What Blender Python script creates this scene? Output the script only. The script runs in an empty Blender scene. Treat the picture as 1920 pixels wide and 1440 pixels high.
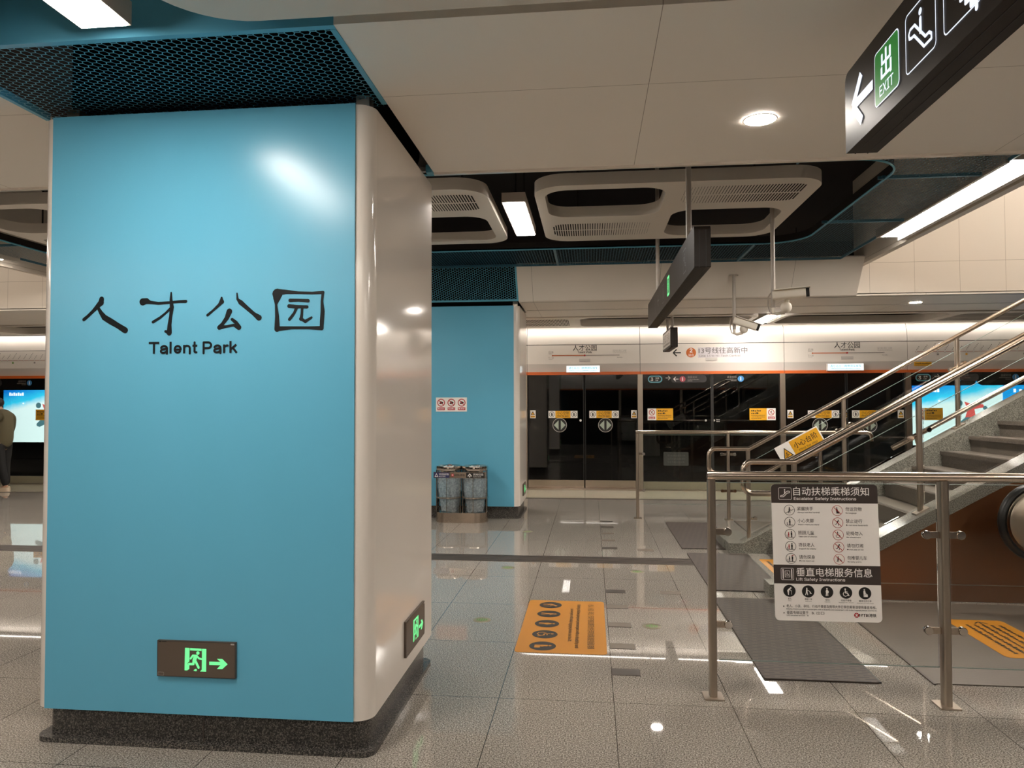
import bpy, math, random
from mathutils import Vector, Matrix
random.seed(7)
S = bpy.context.scene
COL = S.collection

# ------------------------------------------------------------------ camera, world, exposure
cd = bpy.data.cameras.new('camera'); cam = bpy.data.objects.new('camera', cd); COL.objects.link(cam)
cd.sensor_fit = 'HORIZONTAL'; cd.sensor_width = 36.0
cd.lens = 1365.57 / 1920 * 36.0
cd.clip_start = 0.02; cd.clip_end = 200
r_ = Vector((0.9942117, 0.1074109, -0.0024296)); u_ = Vector((0.0054044, -0.0274125, 0.9996096)); f_ = Vector((-0.1073024, 0.9938367, 0.0278343))
mw = Matrix.Identity(4)
for i in range(3):
    mw[i][0] = r_[i]; mw[i][1] = u_[i]; mw[i][2] = -f_[i]
mw[0][3], mw[1][3], mw[2][3] = 0, 0, 1.5
cam.matrix_world = mw
S.camera = cam
w = bpy.data.worlds.new('world'); S.world = w; w.use_nodes = True
w.node_tree.nodes['Background'].inputs[0].default_value = (0.02, 0.02, 0.02, 1)
w.node_tree.nodes['Background'].inputs[1].default_value = 0.3
vs = S.view_settings
vs.view_transform = 'Standard'; vs.look = 'None'; vs.gamma = 1.0; vs.use_curve_mapping = False
vs.exposure = 1.72
S.cycles.max_bounces = 12; S.cycles.diffuse_bounces = 8; S.cycles.glossy_bounces = 5
S.cycles.transparent_max_bounces = 16; S.cycles.transmission_bounces = 6
S.cycles.caustics_reflective = False; S.cycles.caustics_refractive = False
S.cycles.sample_clamp_indirect = 4.0
LAMP = 24.0      # radiance of the ceiling lamps' diffusers
WARM = (1.0, 0.925, 0.84)

# ------------------------------------------------------------------ materials
def lin(h):
    h = h.lstrip('#'); o = []
    for i in (0, 2, 4):
        c = int(h[i:i+2], 16) / 255
        o.append(c / 12.92 if c <= 0.04045 else ((c + 0.055) / 1.055) ** 2.4)
    return (*o, 1)
MATS = {}
def mat(name, col='#808080', rough=0.5, metal=0.0, spec=0.5, emit=0.0, ecol=None, coat=0.0):
    if name in MATS: return MATS[name]
    m = bpy.data.materials.new(name); m.use_nodes = True
    b = m.node_tree.nodes['Principled BSDF']
    c = lin(col) if isinstance(col, str) else (*col, 1)
    b.inputs['Base Color'].default_value = c
    b.inputs['Roughness'].default_value = rough
    b.inputs['Metallic'].default_value = metal
    b.inputs['Specular IOR Level'].default_value = spec
    b.inputs['Coat Weight'].default_value = coat
    if emit > 0:
        e = lin(ecol) if isinstance(ecol, str) else ((*ecol, 1) if ecol else c)
        b.inputs['Emission Color'].default_value = e
        b.inputs['Emission Strength'].default_value = emit
    MATS[name] = m
    return m
def N(m, t, **kw):
    n = m.node_tree.nodes.new(t)
    for k, v in kw.items(): setattr(n, k, v)
    return n
def LK(m, a, b): m.node_tree.links.new(a, b)
def pos(m):
    return N(m, 'ShaderNodeNewGeometry').outputs['Position']
def math_(m, op, a, b=None, c=None):
    n = N(m, 'ShaderNodeMath', operation=op)
    for i, x in enumerate((a, b, c)):
        if x is None: continue
        if isinstance(x, (int, float)): n.inputs[i].default_value = x
        else: LK(m, x, n.inputs[i])
    return n.outputs[0]
def mixc(m, fac, a, b):
    n = N(m, 'ShaderNodeMix', data_type='RGBA')
    if isinstance(fac, (int, float)): n.inputs[0].default_value = fac
    else: LK(m, fac, n.inputs[0])
    for i, x in ((6, a), (7, b)):
        if isinstance(x, tuple): n.inputs[i].default_value = x
        else: LK(m, x, n.inputs[i])
    return n.outputs[2]
def noise(m, vec, scale, detail=2.0, rough=0.5):
    n = N(m, 'ShaderNodeTexNoise'); n.inputs['Scale'].default_value = scale
    n.inputs['Detail'].default_value = detail; n.inputs['Roughness'].default_value = rough
    LK(m, vec, n.inputs['Vector']); return n.outputs['Fac']
def ramp(m, fac, stops):
    n = N(m, 'ShaderNodeValToRGB'); cr = n.color_ramp
    while len(cr.elements) < len(stops): cr.elements.new(0.5)
    for e, (p, c) in zip(cr.elements, stops): e.position = p; e.color = c
    LK(m, fac, n.inputs[0]); return n.outputs[0]

def granite(name, dark, mid, light, scale, rough, joints=None):
    m = mat(name, rough=rough); b = m.node_tree.nodes['Principled BSDF']
    p = pos(m)
    f = noise(m, p, scale, 3.0, 0.75)
    c = ramp(m, f, [(0.36, lin(dark)), (0.5, lin(mid)), (0.63, lin(light))])
    f2 = noise(m, p, 1.3, 2.0)
    c = mixc(m, math_(m, 'MULTIPLY', f2, 0.15), c, lin(dark))
    if joints:
        x0, dx, y0, dy, wd, jc = joints
        sx = N(m, 'ShaderNodeSeparateXYZ'); LK(m, p, sx.inputs[0])
        ms = []
        for ax, o0, d in ((0, x0, dx), (1, y0, dy)):
            t = math_(m, 'FRACT', math_(m, 'DIVIDE', math_(m, 'SUBTRACT', sx.outputs[ax], o0 - wd / 2), d))
            ms.append(math_(m, 'LESS_THAN', t, wd / d))
        c = mixc(m, math_(m, 'MAXIMUM', ms[0], ms[1]), c, lin(jc))
    LK(m, c, b.inputs['Base Color'])
    return m
M_floor = granite('polished_granite_floor', '#453f38', '#918a81', '#d3ccc2', 150, 0.022, (0.108, 0.583, 3.735, 0.87, 0.0035, '#3a342e'))
M_edge = granite('header_lit_edge_stone', '#8d8878', '#b3ad98', '#cbc6b2', 190, 0.10)
M_plinth = granite('dark_granite', '#1c1b1a', '#3b3937', '#807a72', 170, 0.25)
M_curb = granite('pale_green_granite', '#4f4e47', '#7f7d75', '#a7a59b', 150, 0.22)
M_step = granite('grey_step_granite', '#3f3933', '#665d54', '#8a8177', 190, 0.35)
M_white = mat('warm_white_enamel', '#e3dbd2', 0.10, spec=0.5)
M_soffit = mat('ceiling_panel_white', '#e0d7ca', 0.45, spec=0.3)
M_raft = mat('floating_panel_white', '#e0d8cd', 0.5, spec=0.3)
M_hdr = mat('header_white', '#e2dbd3', 0.3, spec=0.4)
M_band = mat('header_band_grey', '#c9c3bd', 0.35, spec=0.4)
M_blue = mat('blue_enamel', '#62aecc', 0.24, spec=0.32)
M_mesh = mat('blue_grille_paint', '#5aa8c2', 0.4)
M_mesh2 = mat('shaded_blue_grille_paint', '#3c7187', 0.45)  # same blue paint, darkened to carry the shade on the ceiling strips
M_black = mat('black_plenum', '#0b0a0a', 0.9, spec=0.1)
M_dark = mat('dark_plenum_paint', '#2b2624', 0.8, spec=0.2)
M_steel = mat('brushed_stainless', '#c4b5a6', 0.2, 1.0)
M_steel2 = mat('satin_stainless', '#b0a496', 0.32, 1.0)
M_chrome = mat('polished_chrome', '#d6cdc4', 0.07, 1.0)
M_orange = mat('orange_strip', '#d0662a', 0.35)
M_joint = mat('dark_floor_strip', '#4a4039', 0.5)
M_ink = mat('black_ink', '#101417', 0.5, spec=0.2)
M_inkb = mat('print_black', '#191715', 0.5)
M_paper = mat('print_white', '#f3eee9', 0.45)
M_yellow = mat('safety_yellow', '#e6a91e', 0.45)
M_amber = mat('floor_sticker_amber', '#c4821c', 0.38)
M_red = mat('safety_red', '#b5262b', 0.45)
M_brown = mat('sign_brown', '#3d3430', 0.4)
M_grey = mat('faded_print_grey', '#8d8781', 0.5)
M_lite = mat('pale_print_grey', '#b7b1ac', 0.5)
M_signbox = mat('dark_sign_housing', '#2c2622', 0.42, spec=0.14)
M_rod = mat('grey_painted_tube', '#b7aea4', 0.4)
M_cctv = mat('camera_housing_beige', '#f0e8da', 0.45)
M_rubber = mat('black_rubber', '#141312', 0.35)
M_bronze = mat('bronze_cladding', '#8a5f42', 0.3, 0.7)
M_exit = mat('exit_sign_panel', '#5c4f44', 0.45)
M_glow = mat('exit_green_glow', '#3fd873', 0.5, emit=0.27, ecol='#7df09a')
M_green = mat('exit_box_green', '#1d8a35', 0.4, emit=0.08, ecol='#1d9a35')
M_lit = mat('sign_backlit_white', '#dfe6f2', 0.4, emit=0.30, ecol='#dde6f6')
M_dim = mat('sign_unlit_icon', '#6d7274', 0.5)
M_lamp = mat('lamp_diffuser', (0.9, 0.85, 0.78), 0.5, emit=LAMP, ecol=WARM)
M_void = mat('added_void_lamp_diffuser', (0.9, 0.85, 0.8), 0.5, emit=LAMP * 0.65, ecol=WARM)
M_stripf = mat('near_strip_diffuser', (0.9, 0.85, 0.8), 0.5, emit=LAMP * 0.42, ecol=WARM)
M_strip = mat('strip_diffuser', (0.9, 0.85, 0.8), 0.5, emit=LAMP * 0.19, ecol=WARM)
M_down = mat('downlight_lens', (0.9, 0.85, 0.8), 0.5, emit=LAMP * 3.2, ecol=WARM)
M_housing = mat('lamp_housing', '#b5aa9e', 0.4)
M_led = mat('led_board_white', '#eef6fa', 0.4, emit=0.33, ecol='#eef8fb')
M_ledtext = mat('led_board_text', '#3fa8b8', 0.4, emit=0.12, ecol='#3fa8b8')
M_navy = mat('label_navy', '#1b2353', 0.4)
M_leaf = mat('floor_disc_green', '#5f8f3c', 0.4)
M_disc = mat('floor_disc_rim', '#8c8470', 0.3)

def glass(name, tint, ior=1.45, edge=None, rough=0.0):
    m = mat(name); nt = m.node_tree; nt.nodes.remove(nt.nodes['Principled BSDF'])
    out = nt.nodes['Material Output']
    tr = N(m, 'ShaderNodeBsdfTransparent'); tr.inputs[0].default_value = (*tint, 1)
    gl = N(m, 'ShaderNodeBsdfGlossy'); gl.inputs['Roughness'].default_value = rough; gl.inputs[0].default_value = (1, 1, 1, 1)
    fr = N(m, 'ShaderNodeFresnel'); fr.inputs[0].default_value = ior
    mx = N(m, 'ShaderNodeMixShader')
    LK(m, fr.outputs[0], mx.inputs[0]); LK(m, tr.outputs[0], mx.inputs[1]); LK(m, gl.outputs[0], mx.inputs[2])
    LK(m, mx.outputs[0], out.inputs[0])
    return m
M_glass = glass('clear_barrier_glass', (0.965, 0.975, 0.967), 1.35)
M_door = glass('platform_door_glass', (0.62, 0.63, 0.63), 1.5)
M_glassedge = mat('glass_edge', '#75857c', 0.45)
M_acryl = glass('clear_bin_acrylic', (0.93, 0.96, 0.97), 1.3)
def baglike(name):
    m = mat(name, '#eef3f5', 0.2); nt = m.node_tree; b = nt.nodes['Principled BSDF']; out = nt.nodes['Material Output']
    tr = N(m, 'ShaderNodeBsdfTransparent'); mx = N(m, 'ShaderNodeMixShader')
    f = noise(m, pos(m), 40, 4.0, 0.65)
    LK(m, math_(m, 'MULTIPLY_ADD', f, 0.95, -0.06), mx.inputs[0])
    LK(m, tr.outputs[0], mx.inputs[1]); LK(m, b.outputs[0], mx.inputs[2]); LK(m, mx.outputs[0], out.inputs[0])
    return m
M_bag = baglike('thin_plastic_bag')

def mat_treadmat():
    m = mat('ribbed_brown_mat', rough=0.6); b = m.node_tree.nodes['Principled BSDF']
    p = pos(m); sx = N(m, 'ShaderNodeSeparateXYZ'); LK(m, p, sx.inputs[0])
    a = math_(m, 'FRACT', math_(m, 'MULTIPLY', sx.outputs[1], 36)); h = math_(m, 'GREATER_THAN', a, 0.6)
    g = math_(m, 'FRACT', math_(m, 'MULTIPLY', math_(m, 'ADD', sx.outputs[0], math_(m, 'MULTIPLY', math_(m, 'FLOOR', math_(m, 'MULTIPLY', sx.outputs[1], 36)), 0.05)), 9))
    h2 = math_(m, 'MULTIPLY', h, math_(m, 'GREATER_THAN', g, 0.25))
    f = noise(m, p, 300, 2)
    c = mixc(m, f, lin('#3a312b'), lin('#574b43'))
    c = mixc(m, h2, c, lin('#292320'))
    LK(m, c, b.inputs['Base Color'])
    return m
M_mat = mat_treadmat()
def mat_landing():
    m = mat('ribbed_landing_plate', rough=0.5, metal=0.1); b = m.node_tree.nodes['Principled BSDF']
    p = pos(m); f = noise(m, p, 420, 2, 0.7)
    sx = N(m, 'ShaderNodeSeparateXYZ'); LK(m, p, sx.inputs[0])
    a = math_(m, 'GREATER_THAN', math_(m, 'FRACT', math_(m, 'MULTIPLY', sx.outputs[1], 60)), 0.5)
    c = mixc(m, f, lin('#4b433b'), lin('#766c61'))
    c = mixc(m, math_(m, 'MULTIPLY', a, 0.25), c, lin('#4c443c'))
    LK(m, c, b.inputs['Base Color'])
    return m
M_landing = mat_landing()
def mat_joined(name, base, rough, spec, x0, dx, y0, dy, ax=(0, 1), wd=0.005, jc='#7d7467'):
    m = mat(name, base, rough, spec=spec); b = m.node_tree.nodes['Principled BSDF']
    sx = N(m, 'ShaderNodeSeparateXYZ'); LK(m, pos(m), sx.inputs[0]); ms = []
    for a, o0, d in ((ax[0], x0, dx), (ax[1], y0, dy)):
        t = math_(m, 'FRACT', math_(m, 'DIVIDE', math_(m, 'SUBTRACT', sx.outputs[a], o0 - wd / 2), d))
        ms.append(math_(m, 'LESS_THAN', t, wd / d))
    LK(m, mixc(m, math_(m, 'MAXIMUM', ms[0], ms[1]), lin(base), lin(jc)), b.inputs['Base Color'])
    return m
M_soffitj = mat_joined('soffit_panel_joined', '#f6f0e7', 0.45, 0.3, 0.249, 1.9, 3.06, 5.0, wd=0.0025, jc='#9a8f82')
M_voidj = mat_joined('stairwell_panel_joined', '#e0d6c9', 0.45, 0.3, 3.46, 0.53, 3.25, 0.9, (0, 2), 0.004, '#a89b8b')
M_cheekj = mat_joined('cheek_panel_joined', '#e8e0d5', 0.45, 0.3, 0.88, 1.62, 11.0, 9.0, wd=0.003)

# ------------------------------------------------------------------ mesh builder
def obj(name, verts, faces, mats, midx, parent=None, angle=35, smooth=True):
    me = bpy.data.meshes.new(name)
    o = bpy.data.objects.new(name, me); COL.objects.link(o)
    if parent is not None:
        o.parent = parent
        base = Vector(parent.location)
        if parent.parent is not None: base = base + Vector(parent.parent.location)
        if parent.type == 'MESH' and 'base' in parent.keys(): base = Vector(parent['base'])
    else:
        xs = [v[0] for v in verts]; ys = [v[1] for v in verts]; zs = [v[2] for v in verts]
        base = Vector(((min(xs) + max(xs)) / 2, (min(ys) + max(ys)) / 2, min(zs)))
        o.location = base
    me.from_pydata([(v[0] - base[0], v[1] - base[1], v[2] - base[2]) for v in verts], [], faces)
    for m in mats: me.materials.append(m)
    me.polygons.foreach_set('material_index', midx)
    if smooth:
        me.polygons.foreach_set('use_smooth', [True] * len(faces))
        me.set_sharp_from_angle(angle=math.radians(angle))
    me.update()
    return o
class MB:
    def __init__(s): s.v = []; s.f = []; s.m = []; s.mats = []
    def mi(s, m):
        if m not in s.mats: s.mats.append(m)
        return s.mats.index(m)
    def poly(s, pts, m):
        k = len(s.v); s.v += [tuple(p) for p in pts]; s.f.append(list(range(k, k + len(pts)))); s.m.append(s.mi(m))
    def add(s, vs, fs, m):
        k = len(s.v); i = s.mi(m)
        s.v += [tuple(p) for p in vs]
        for f in fs: s.f.append([a + k for a in f]); s.m.append(i)
    def box(s, x0, x1, y0, y1, z0, z1, m):
        if x0 > x1: x0, x1 = x1, x0
        if y0 > y1: y0, y1 = y1, y0
        if z0 > z1: z0, z1 = z1, z0
        vs = [(x, y, z) for x in (x0, x1) for y in (y0, y1) for z in (z0, z1)]
        s.add(vs, [(0, 1, 3, 2), (4, 6, 7, 5), (0, 4, 5, 1), (2, 3, 7, 6), (0, 2, 6, 4), (1, 5, 7, 3)], m)
        return s
    def extr(s, poly, fn, h0, h1, m, cap=True):
        n = len(poly)
        vs = [fn(p, h0) for p in poly] + [fn(p, h1) for p in poly]
        fs = [(i, (i + 1) % n, n + (i + 1) % n, n + i) for i in range(n)]
        if cap: fs += [list(range(n - 1, -1, -1)), list(range(n, 2 * n))]
        s.add(vs, fs, m); return s
    def cyl(s, p0, p1, r, m, n=16, r1=None):
        return s.tube([p0, p1], r, m, n, r1=r1)
    def tube(s, pts, r, m, n=12, closed=False, r1=None, sy=1.0):
        pts = [Vector(p) for p in pts]; k = len(pts); rings = []
        up = None
        for i, p in enumerate(pts):
            if closed: t = (pts[(i + 1) % k] - pts[i - 1])
            elif i == 0: t = pts[1] - p
            elif i == k - 1: t = p - pts[-2]
            else:
                a = (p - pts[i - 1]).normalized(); b = (pts[i + 1] - p).normalized(); t = a + b
            t.normalize()
            if up is None:
                up = Vector((0, 0, 1)) if abs(t.z) < 0.9 else Vector((0, 1, 0))
            a1 = t.cross(up).normalized(); up2 = a1.cross(t).normalized(); up = up2
            sc = 1.0
            if not closed and 0 < i < k - 1:
                d = max(0.5, t.dot((pts[i + 1] - p).normalized())); sc = 1 / d
            rr = r if r1 is None else r + (r1 - r) * i / (k - 1)
            rings.append([p + (a1 * math.cos(q) * sy + up2 * math.sin(q) * sc) * rr for q in [2 * math.pi * j / n for j in range(n)]])
        vs = [v for rg in rings for v in rg]; fs = []
        for i in range(k if closed else k - 1):
            i2 = (i + 1) % k
            for j in range(n):
                j2 = (j + 1) % n
                fs.append((i * n + j, i * n + j2, i2 * n + j2, i2 * n + j))
        if not closed: fs += [list(range(n - 1, -1, -1)), list(range((k - 1) * n, k * n))]
        s.add(vs, fs, m); return s
    def lathe(s, prof, c, m, n=24, axis='z', cap=True):
        vs = []
        for (r, h) in prof:
            for j in range(n):
                q = 2 * math.pi * j / n
                a, b = r * math.cos(q), r * math.sin(q)
                if axis == 'z': vs.append((c[0] + a, c[1] + b, c[2] + h))
                elif axis == 'y': vs.append((c[0] + a, c[1] + h, c[2] + b))
                else: vs.append((c[0] + h, c[1] + a, c[2] + b))
        fs = []
        for i in range(len(prof) - 1):
            for j in range(n):
                j2 = (j + 1) % n; fs.append((i * n + j, i * n + j2, (i + 1) * n + j2, (i + 1) * n + j))
        if cap:
            if prof[0][0] > 1e-5: fs.append(list(range(n - 1, -1, -1)))
            if prof[-1][0] > 1e-5: fs.append(list(range((len(prof) - 1) * n, len(prof) * n)))
        s.add(vs, fs, m); return s
    def sphere(s, c, r, m, n=14, sc=(1, 1, 1)):
        k = n // 2
        vs = [(c[0] + r * sc[0] * math.sin(math.pi * i / k) * math.cos(2 * math.pi * j / n), c[1] + r * sc[1] * math.sin(math.pi * i / k) * math.sin(2 * math.pi * j / n), c[2] + r * sc[2] * math.cos(math.pi * i / k)) for i in range(k + 1) for j in range(n)]
        fs = [(i * n + j, (i + 1) * n + j, (i + 1) * n + (j + 1) % n, i * n + (j + 1) % n) for i in range(k) for j in range(n)]
        s.add(vs, fs, m); return s
    def build(s, name, parent=None, angle=35, smooth=True):
        return obj(name, s.v, s.f, s.mats, s.m, parent, angle, smooth)
def rrect(x0, x1, y0, y1, r, n=6):
    o = []
    for cx, cy, a0 in ((x1 - r, y0 + r, -90), (x1 - r, y1 - r, 0), (x0 + r, y1 - r, 90), (x0 + r, y0 + r, 180)):
        for i in range(n + 1):
            a = math.radians(a0 + 90 * i / n); o.append((cx + r * math.cos(a), cy + r * math.sin(a)))
    return o
def curve_to_mesh(c, name='tmp'):
    o = bpy.data.objects.new(name, c); COL.objects.link(o)
    dg = bpy.context.evaluated_depsgraph_get(); e = o.evaluated_get(dg); me = e.to_mesh()
    vs = [v.co.copy() for v in me.vertices]; fs = [list(p.vertices) for p in me.polygons]
    e.to_mesh_clear(); bpy.data.objects.remove(o); bpy.data.curves.remove(c)
    return vs, fs
def holed(mb, loops, z0, z1, m):
    """flat plate with rounded openings, from z0 up to z1"""
    c = bpy.data.curves.new('plate', 'CURVE'); c.dimensions = '2D'; c.fill_mode = 'BOTH'; c.extrude = (z1 - z0) / 2
    for lp in loops:
        sp = c.splines.new('POLY'); sp.points.add(len(lp) - 1); sp.use_cyclic_u = True
        for p, q in zip(sp.points, lp): p.co = (q[0], q[1], 0, 1)
    vs, fs = curve_to_mesh(c)
    mb.add([(v.x, v.y, v.z + (z0 + z1) / 2) for v in vs], fs, m)
TXT = {}
try:      # Blender's own bundled sans for Latin lettering; the built-in font otherwise
    import os
    LATIN = bpy.data.fonts.load(os.path.join(bpy.utils.system_resource('DATAFILES'), 'fonts', 'Inter.woff2'))
except Exception:
    LATIN = None
def text_mesh(s, bold):
    k = (s, bold)
    if k not in TXT:
        c = bpy.data.curves.new('text', 'FONT'); c.body = s; c.size = 1; c.resolution_u = 2; c.offset = bold
        if LATIN and all(ord(q) < 128 for q in s): c.font = LATIN; c.size = 1.3
        vs, fs = curve_to_mesh(c)
        TXT[k] = ([(v.x, v.y) for v in vs], fs)
    return TXT[k]
class Canvas:
    """prints flat artwork on a plane: o origin, u right, v up"""
    def __init__(s, mb, o, u, v, step=0.0005, lift=0.001):
        s.mb = mb; s.o = Vector(o); s.u = Vector(u); s.v = Vector(v); s.n = s.u.cross(s.v).normalized(); s.step = step; s.lift = lift; s.j = 0
    def P(s, x, y, k): return s.o + s.u * x + s.v * y + s.n * (s.lift + s.step * k + s.j * 2e-5)
    def nx(s): s.j = (s.j + 1) % 16      # hair-thin ink layers, so overlapping strokes never share a plane
    def poly(s, pts, m, k=0):
        s.nx(); s.mb.poly([s.P(x, y, k) for x, y in pts], m)
    def rect(s, x0, x1, y0, y1, m, k=0, r=0):
        s.poly(rrect(x0, x1, y0, y1, r) if r > 0 else [(x0, y0), (x1, y0), (x1, y1), (x0, y1)], m, k)
    def circ(s, x, y, r, m, k=0, n=28, ry=None):
        s.poly([(x + r * math.cos(2 * math.pi * i / n), y + (ry or r) * math.sin(2 * math.pi * i / n)) for i in range(n)], m, k)
    def ring(s, x, y, r0, r1, m, k=0, n=32):
        s.nx()
        vs = [s.P(x + r * math.cos(2 * math.pi * i / n), y + r * math.sin(2 * math.pi * i / n), k) for r in (r0, r1) for i in range(n)]
        s.mb.add(vs, [(i, (i + 1) % n, n + (i + 1) % n, n + i) for i in range(n)], m)
    def frame(s, x0, x1, y0, y1, r, t, m, k=0):
        s.nx()
        a = rrect(x0, x1, y0, y1, r); b = rrect(x0 + t, x1 - t, y0 + t, y1 - t, max(r - t, 0.0005)); n = len(a)
        s.mb.add([s.P(*p, k) for p in b + a], [(i, (i + 1) % n, n + (i + 1) % n, n + i) for i in range(n)], m)
    def line(s, pts, wd, m, k=0, cap=True):
        for i in range(len(pts) - 1):
            (x0, y0), (x1, y1) = pts[i], pts[i + 1]
            d = math.hypot(x1 - x0, y1 - y0) or 1e-6; nx, ny = -(y1 - y0) / d * wd / 2, (x1 - x0) / d * wd / 2
            s.poly([(x0 - nx, y0 - ny), (x1 - nx, y1 - ny), (x1 + nx, y1 + ny), (x0 + nx, y0 + ny)], m, k)
        if cap:
            for x, y in pts: s.circ(x, y, wd / 2, m, k, 10)
    def brush(s, pts, m, k=0):
        """stroke with a width at every point (x, y, w)"""
        L = []; R = []
        for i, (x, y, wd) in enumerate(pts):
            a = pts[max(i - 1, 0)]; b = pts[min(i + 1, len(pts) - 1)]
            dx, dy = b[0] - a[0], b[1] - a[1]; d = math.hypot(dx, dy) or 1e-6
            L.append((x - dy / d * wd / 2, y + dx / d * wd / 2)); R.append((x + dy / d * wd / 2, y - dx / d * wd / 2))
        for i in range(len(pts) - 1): s.poly([R[i], R[i + 1], L[i + 1], L[i]], m, k)
        for x, y, wd in pts: s.circ(x, y, wd / 2, m, k, 12)
    def text(s, t, x, y, h, m, k=1, al='l', w=None, bold=0.0, sh=0.0):
        vs, fs = text_mesh(t, 0.0)
        x0 = min(p[0] for p in vs); x1 = max(p[0] for p in vs)
        sy = h; sx = h if w is None else w / (x1 - x0)
        off = -x0 * sx
        if al == 'c': off -= (x1 - x0) * sx / 2
        if al == 'r': off -= (x1 - x0) * sx
        e = bold * h * 1.1
        for dx, dy in (((0, 0),) if bold == 0 else ((-e, 0), (e, 0), (0, e * .6), (0, -e * .6))):
            s.nx(); s.mb.add([s.P(x + off + dx + p[0] * sx, y + dy + p[1] * sy, k) for p in vs], fs, m)
    def dashes(s, x0, x1, y, h, m, k=1, gap=0.35, seed=1):
        """rows of marks too small in the photo to read"""
        rr = random.Random(seed); x = x0
        while x < x1:
            wd = h * rr.uniform(0.5, 1.1); hh = h * rr.uniform(0.6, 1.0)
            s.rect(x, min(x + wd, x1), y, y + hh, m, k); x += wd + h * gap
def thing(name, label, cat, loc, group=None):
    o = bpy.data.objects.new(name, None); COL.objects.link(o); o.location = loc; o.empty_display_size = 0.1
    return tag(o, label, cat, group)
def tag(o, label, cat, group=None):
    o['label'] = label; o['category'] = cat
    if group: o['group'] = group
    return o
def struct(o):
    o['kind'] = 'structure'; return o
def dup(root, loc):
    c = root.copy(); COL.objects.link(c); c.location = loc
    for ch in list(root.children):
        d = ch.copy(); COL.objects.link(d); d.parent = c
        for g in list(ch.children):
            e = g.copy(); COL.objects.link(e); e.parent = d
    return c
def B(x0, x1, y0, y1, z0, z1, m): return MB().box(x0, x1, y0, y1, z0, z1, m)
XZ = lambda y0: (lambda p, h: (p[0], y0 + h, p[1]))
exX = lambda p, h: (h, p[0], p[1])        # profile (y,z) swept along x
exY = lambda p, h: (p[0], h, p[1])        # profile (x,z) swept along y
exZ = lambda p, h: (p[0], p[1], h)
# ================================================================== pictograms (unit = icon diameter)
def man(c, x, y, s, m, kind='stand', k=2):
    Lx = lambda pts: [(x + a * s, y + b * s) for a, b in pts]
    if kind == 'cane':
        c.circ(x + .12 * s, y + .27 * s, .075 * s, m, k); c.line(Lx([(.02, .18), (-.13, .02), (-.1, -.1)]), .15 * s, m, k)
        c.line(Lx([(-.12, -.08), (-.1, -.34)]), .09 * s, m, k); c.line(Lx([(.04, .14), (.13, .0), (.17, .02)]), .045 * s, m, k); c.line(Lx([(.18, .03), (.19, -.34)]), .03 * s, m, k)
    elif kind == 'wheel':
        c.circ(x - .06 * s, y + .32 * s, .07 * s, m, k); c.line(Lx([(-.06, .2), (-.05, -.02), (.14, -.04), (.26, -.28)]), .075 * s, m, k); c.line(Lx([(-.05, .1), (.12, .1)]), .05 * s, m, k)
        c.line(Lx([(-.16, .05), (-.26, -.1), (-.2, -.28), (-.04, -.34), (.12, -.27), (.16, -.18)]), .05 * s, m, k)
    elif kind == 'pram':
        man(c, x - .12 * s, y, s * .92, m, 'walk', k)
        c.line(Lx([(-.02, .08), (.1, .04), (.16, -.1), (.3, -.18)]), .035 * s, m, k); c.poly(Lx([(.12, .02), (.2, -.02), (.3, -.22), (.14, -.2)]), m, k)
    elif kind == 'bag':
        man(c, x - .05 * s, y, s, m, 'stand', k); c.rect(x + .02 * s, x + .24 * s, y - .34 * s, y - .1 * s, m, k, .02 * s); c.line(Lx([(.0, .1), (.12, -.08)]), .05 * s, m, k)
    elif kind == 'belly':
        c.circ(x, y + .31 * s, .07 * s, m, k); c.poly(Lx([(-.06, .22), (.06, .22), (.17, .02), (.12, -.1), (-.1, -.1), (-.12, .05)]), m, k)
        c.line(Lx([(-.05, -.08), (-.09, -.34)]), .085 * s, m, k); c.line(Lx([(.05, -.08), (.06, -.34)]), .085 * s, m, k)
    elif kind == 'walk':
        c.circ(x, y + .31 * s, .07 * s, m, k); c.line(Lx([(0, .18), (-.02, -.04)]), .15 * s, m, k)
        c.line(Lx([(-.04, -.06), (-.14, -.34)]), .08 * s, m, k); c.line(Lx([(.02, -.06), (.07, -.34)]), .08 * s, m, k); c.line(Lx([(.04, .16), (.16, .06)]), .05 * s, m, k)
    elif kind == 'run':
        c.circ(x + .07 * s, y + .3 * s, .07 * s, m, k); c.line(Lx([(.02, .18), (-.06, 0)]), .12 * s, m, k)
        c.line(Lx([(-.05, 0), (.1, -.12), (.06, -.3)]), .07 * s, m, k); c.line(Lx([(-.08, -.02), (-.16, -.16), (-.3, -.18)]), .07 * s, m, k); c.line(Lx([(.02, .16), (.2, .1)]), .05 * s, m, k); c.line(Lx([(0, .16), (-.18, .12)]), .05 * s, m, k)
    else:
        c.circ(x, y + .31 * s, .07 * s, m, k); c.rect(x - .085 * s, x + .085 * s, y - .08 * s, y + .22 * s, m, k, .04 * s)
        c.rect(x - .075 * s, x - .008 * s, y - .34 * s, y - .06 * s, m, k); c.rect(x + .008 * s, x + .075 * s, y - .34 * s, y - .06 * s, m, k)
def escalator_icon(c, x, y, s, m, k=1, d=1):
    L = lambda pts: [(x + d * a * s, y + b * s) for a, b in pts]
    c.line(L([(-.34, -.24), (-.34, -.17), (-.27, -.12), (-.16, -.12), (.16, .2), (.3, .2), (.35, .15), (.33, .08), (.24, .06), (.18, .06), (-.12, -.24), (-.34, -.24)]), .045 * s, m, k)
    c.line(L([(-.02, .02), (-.02, .2)]), .075 * s, m, k); c.circ(x - d * .02 * s, y + .3 * s, .05 * s, m, k)
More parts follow.
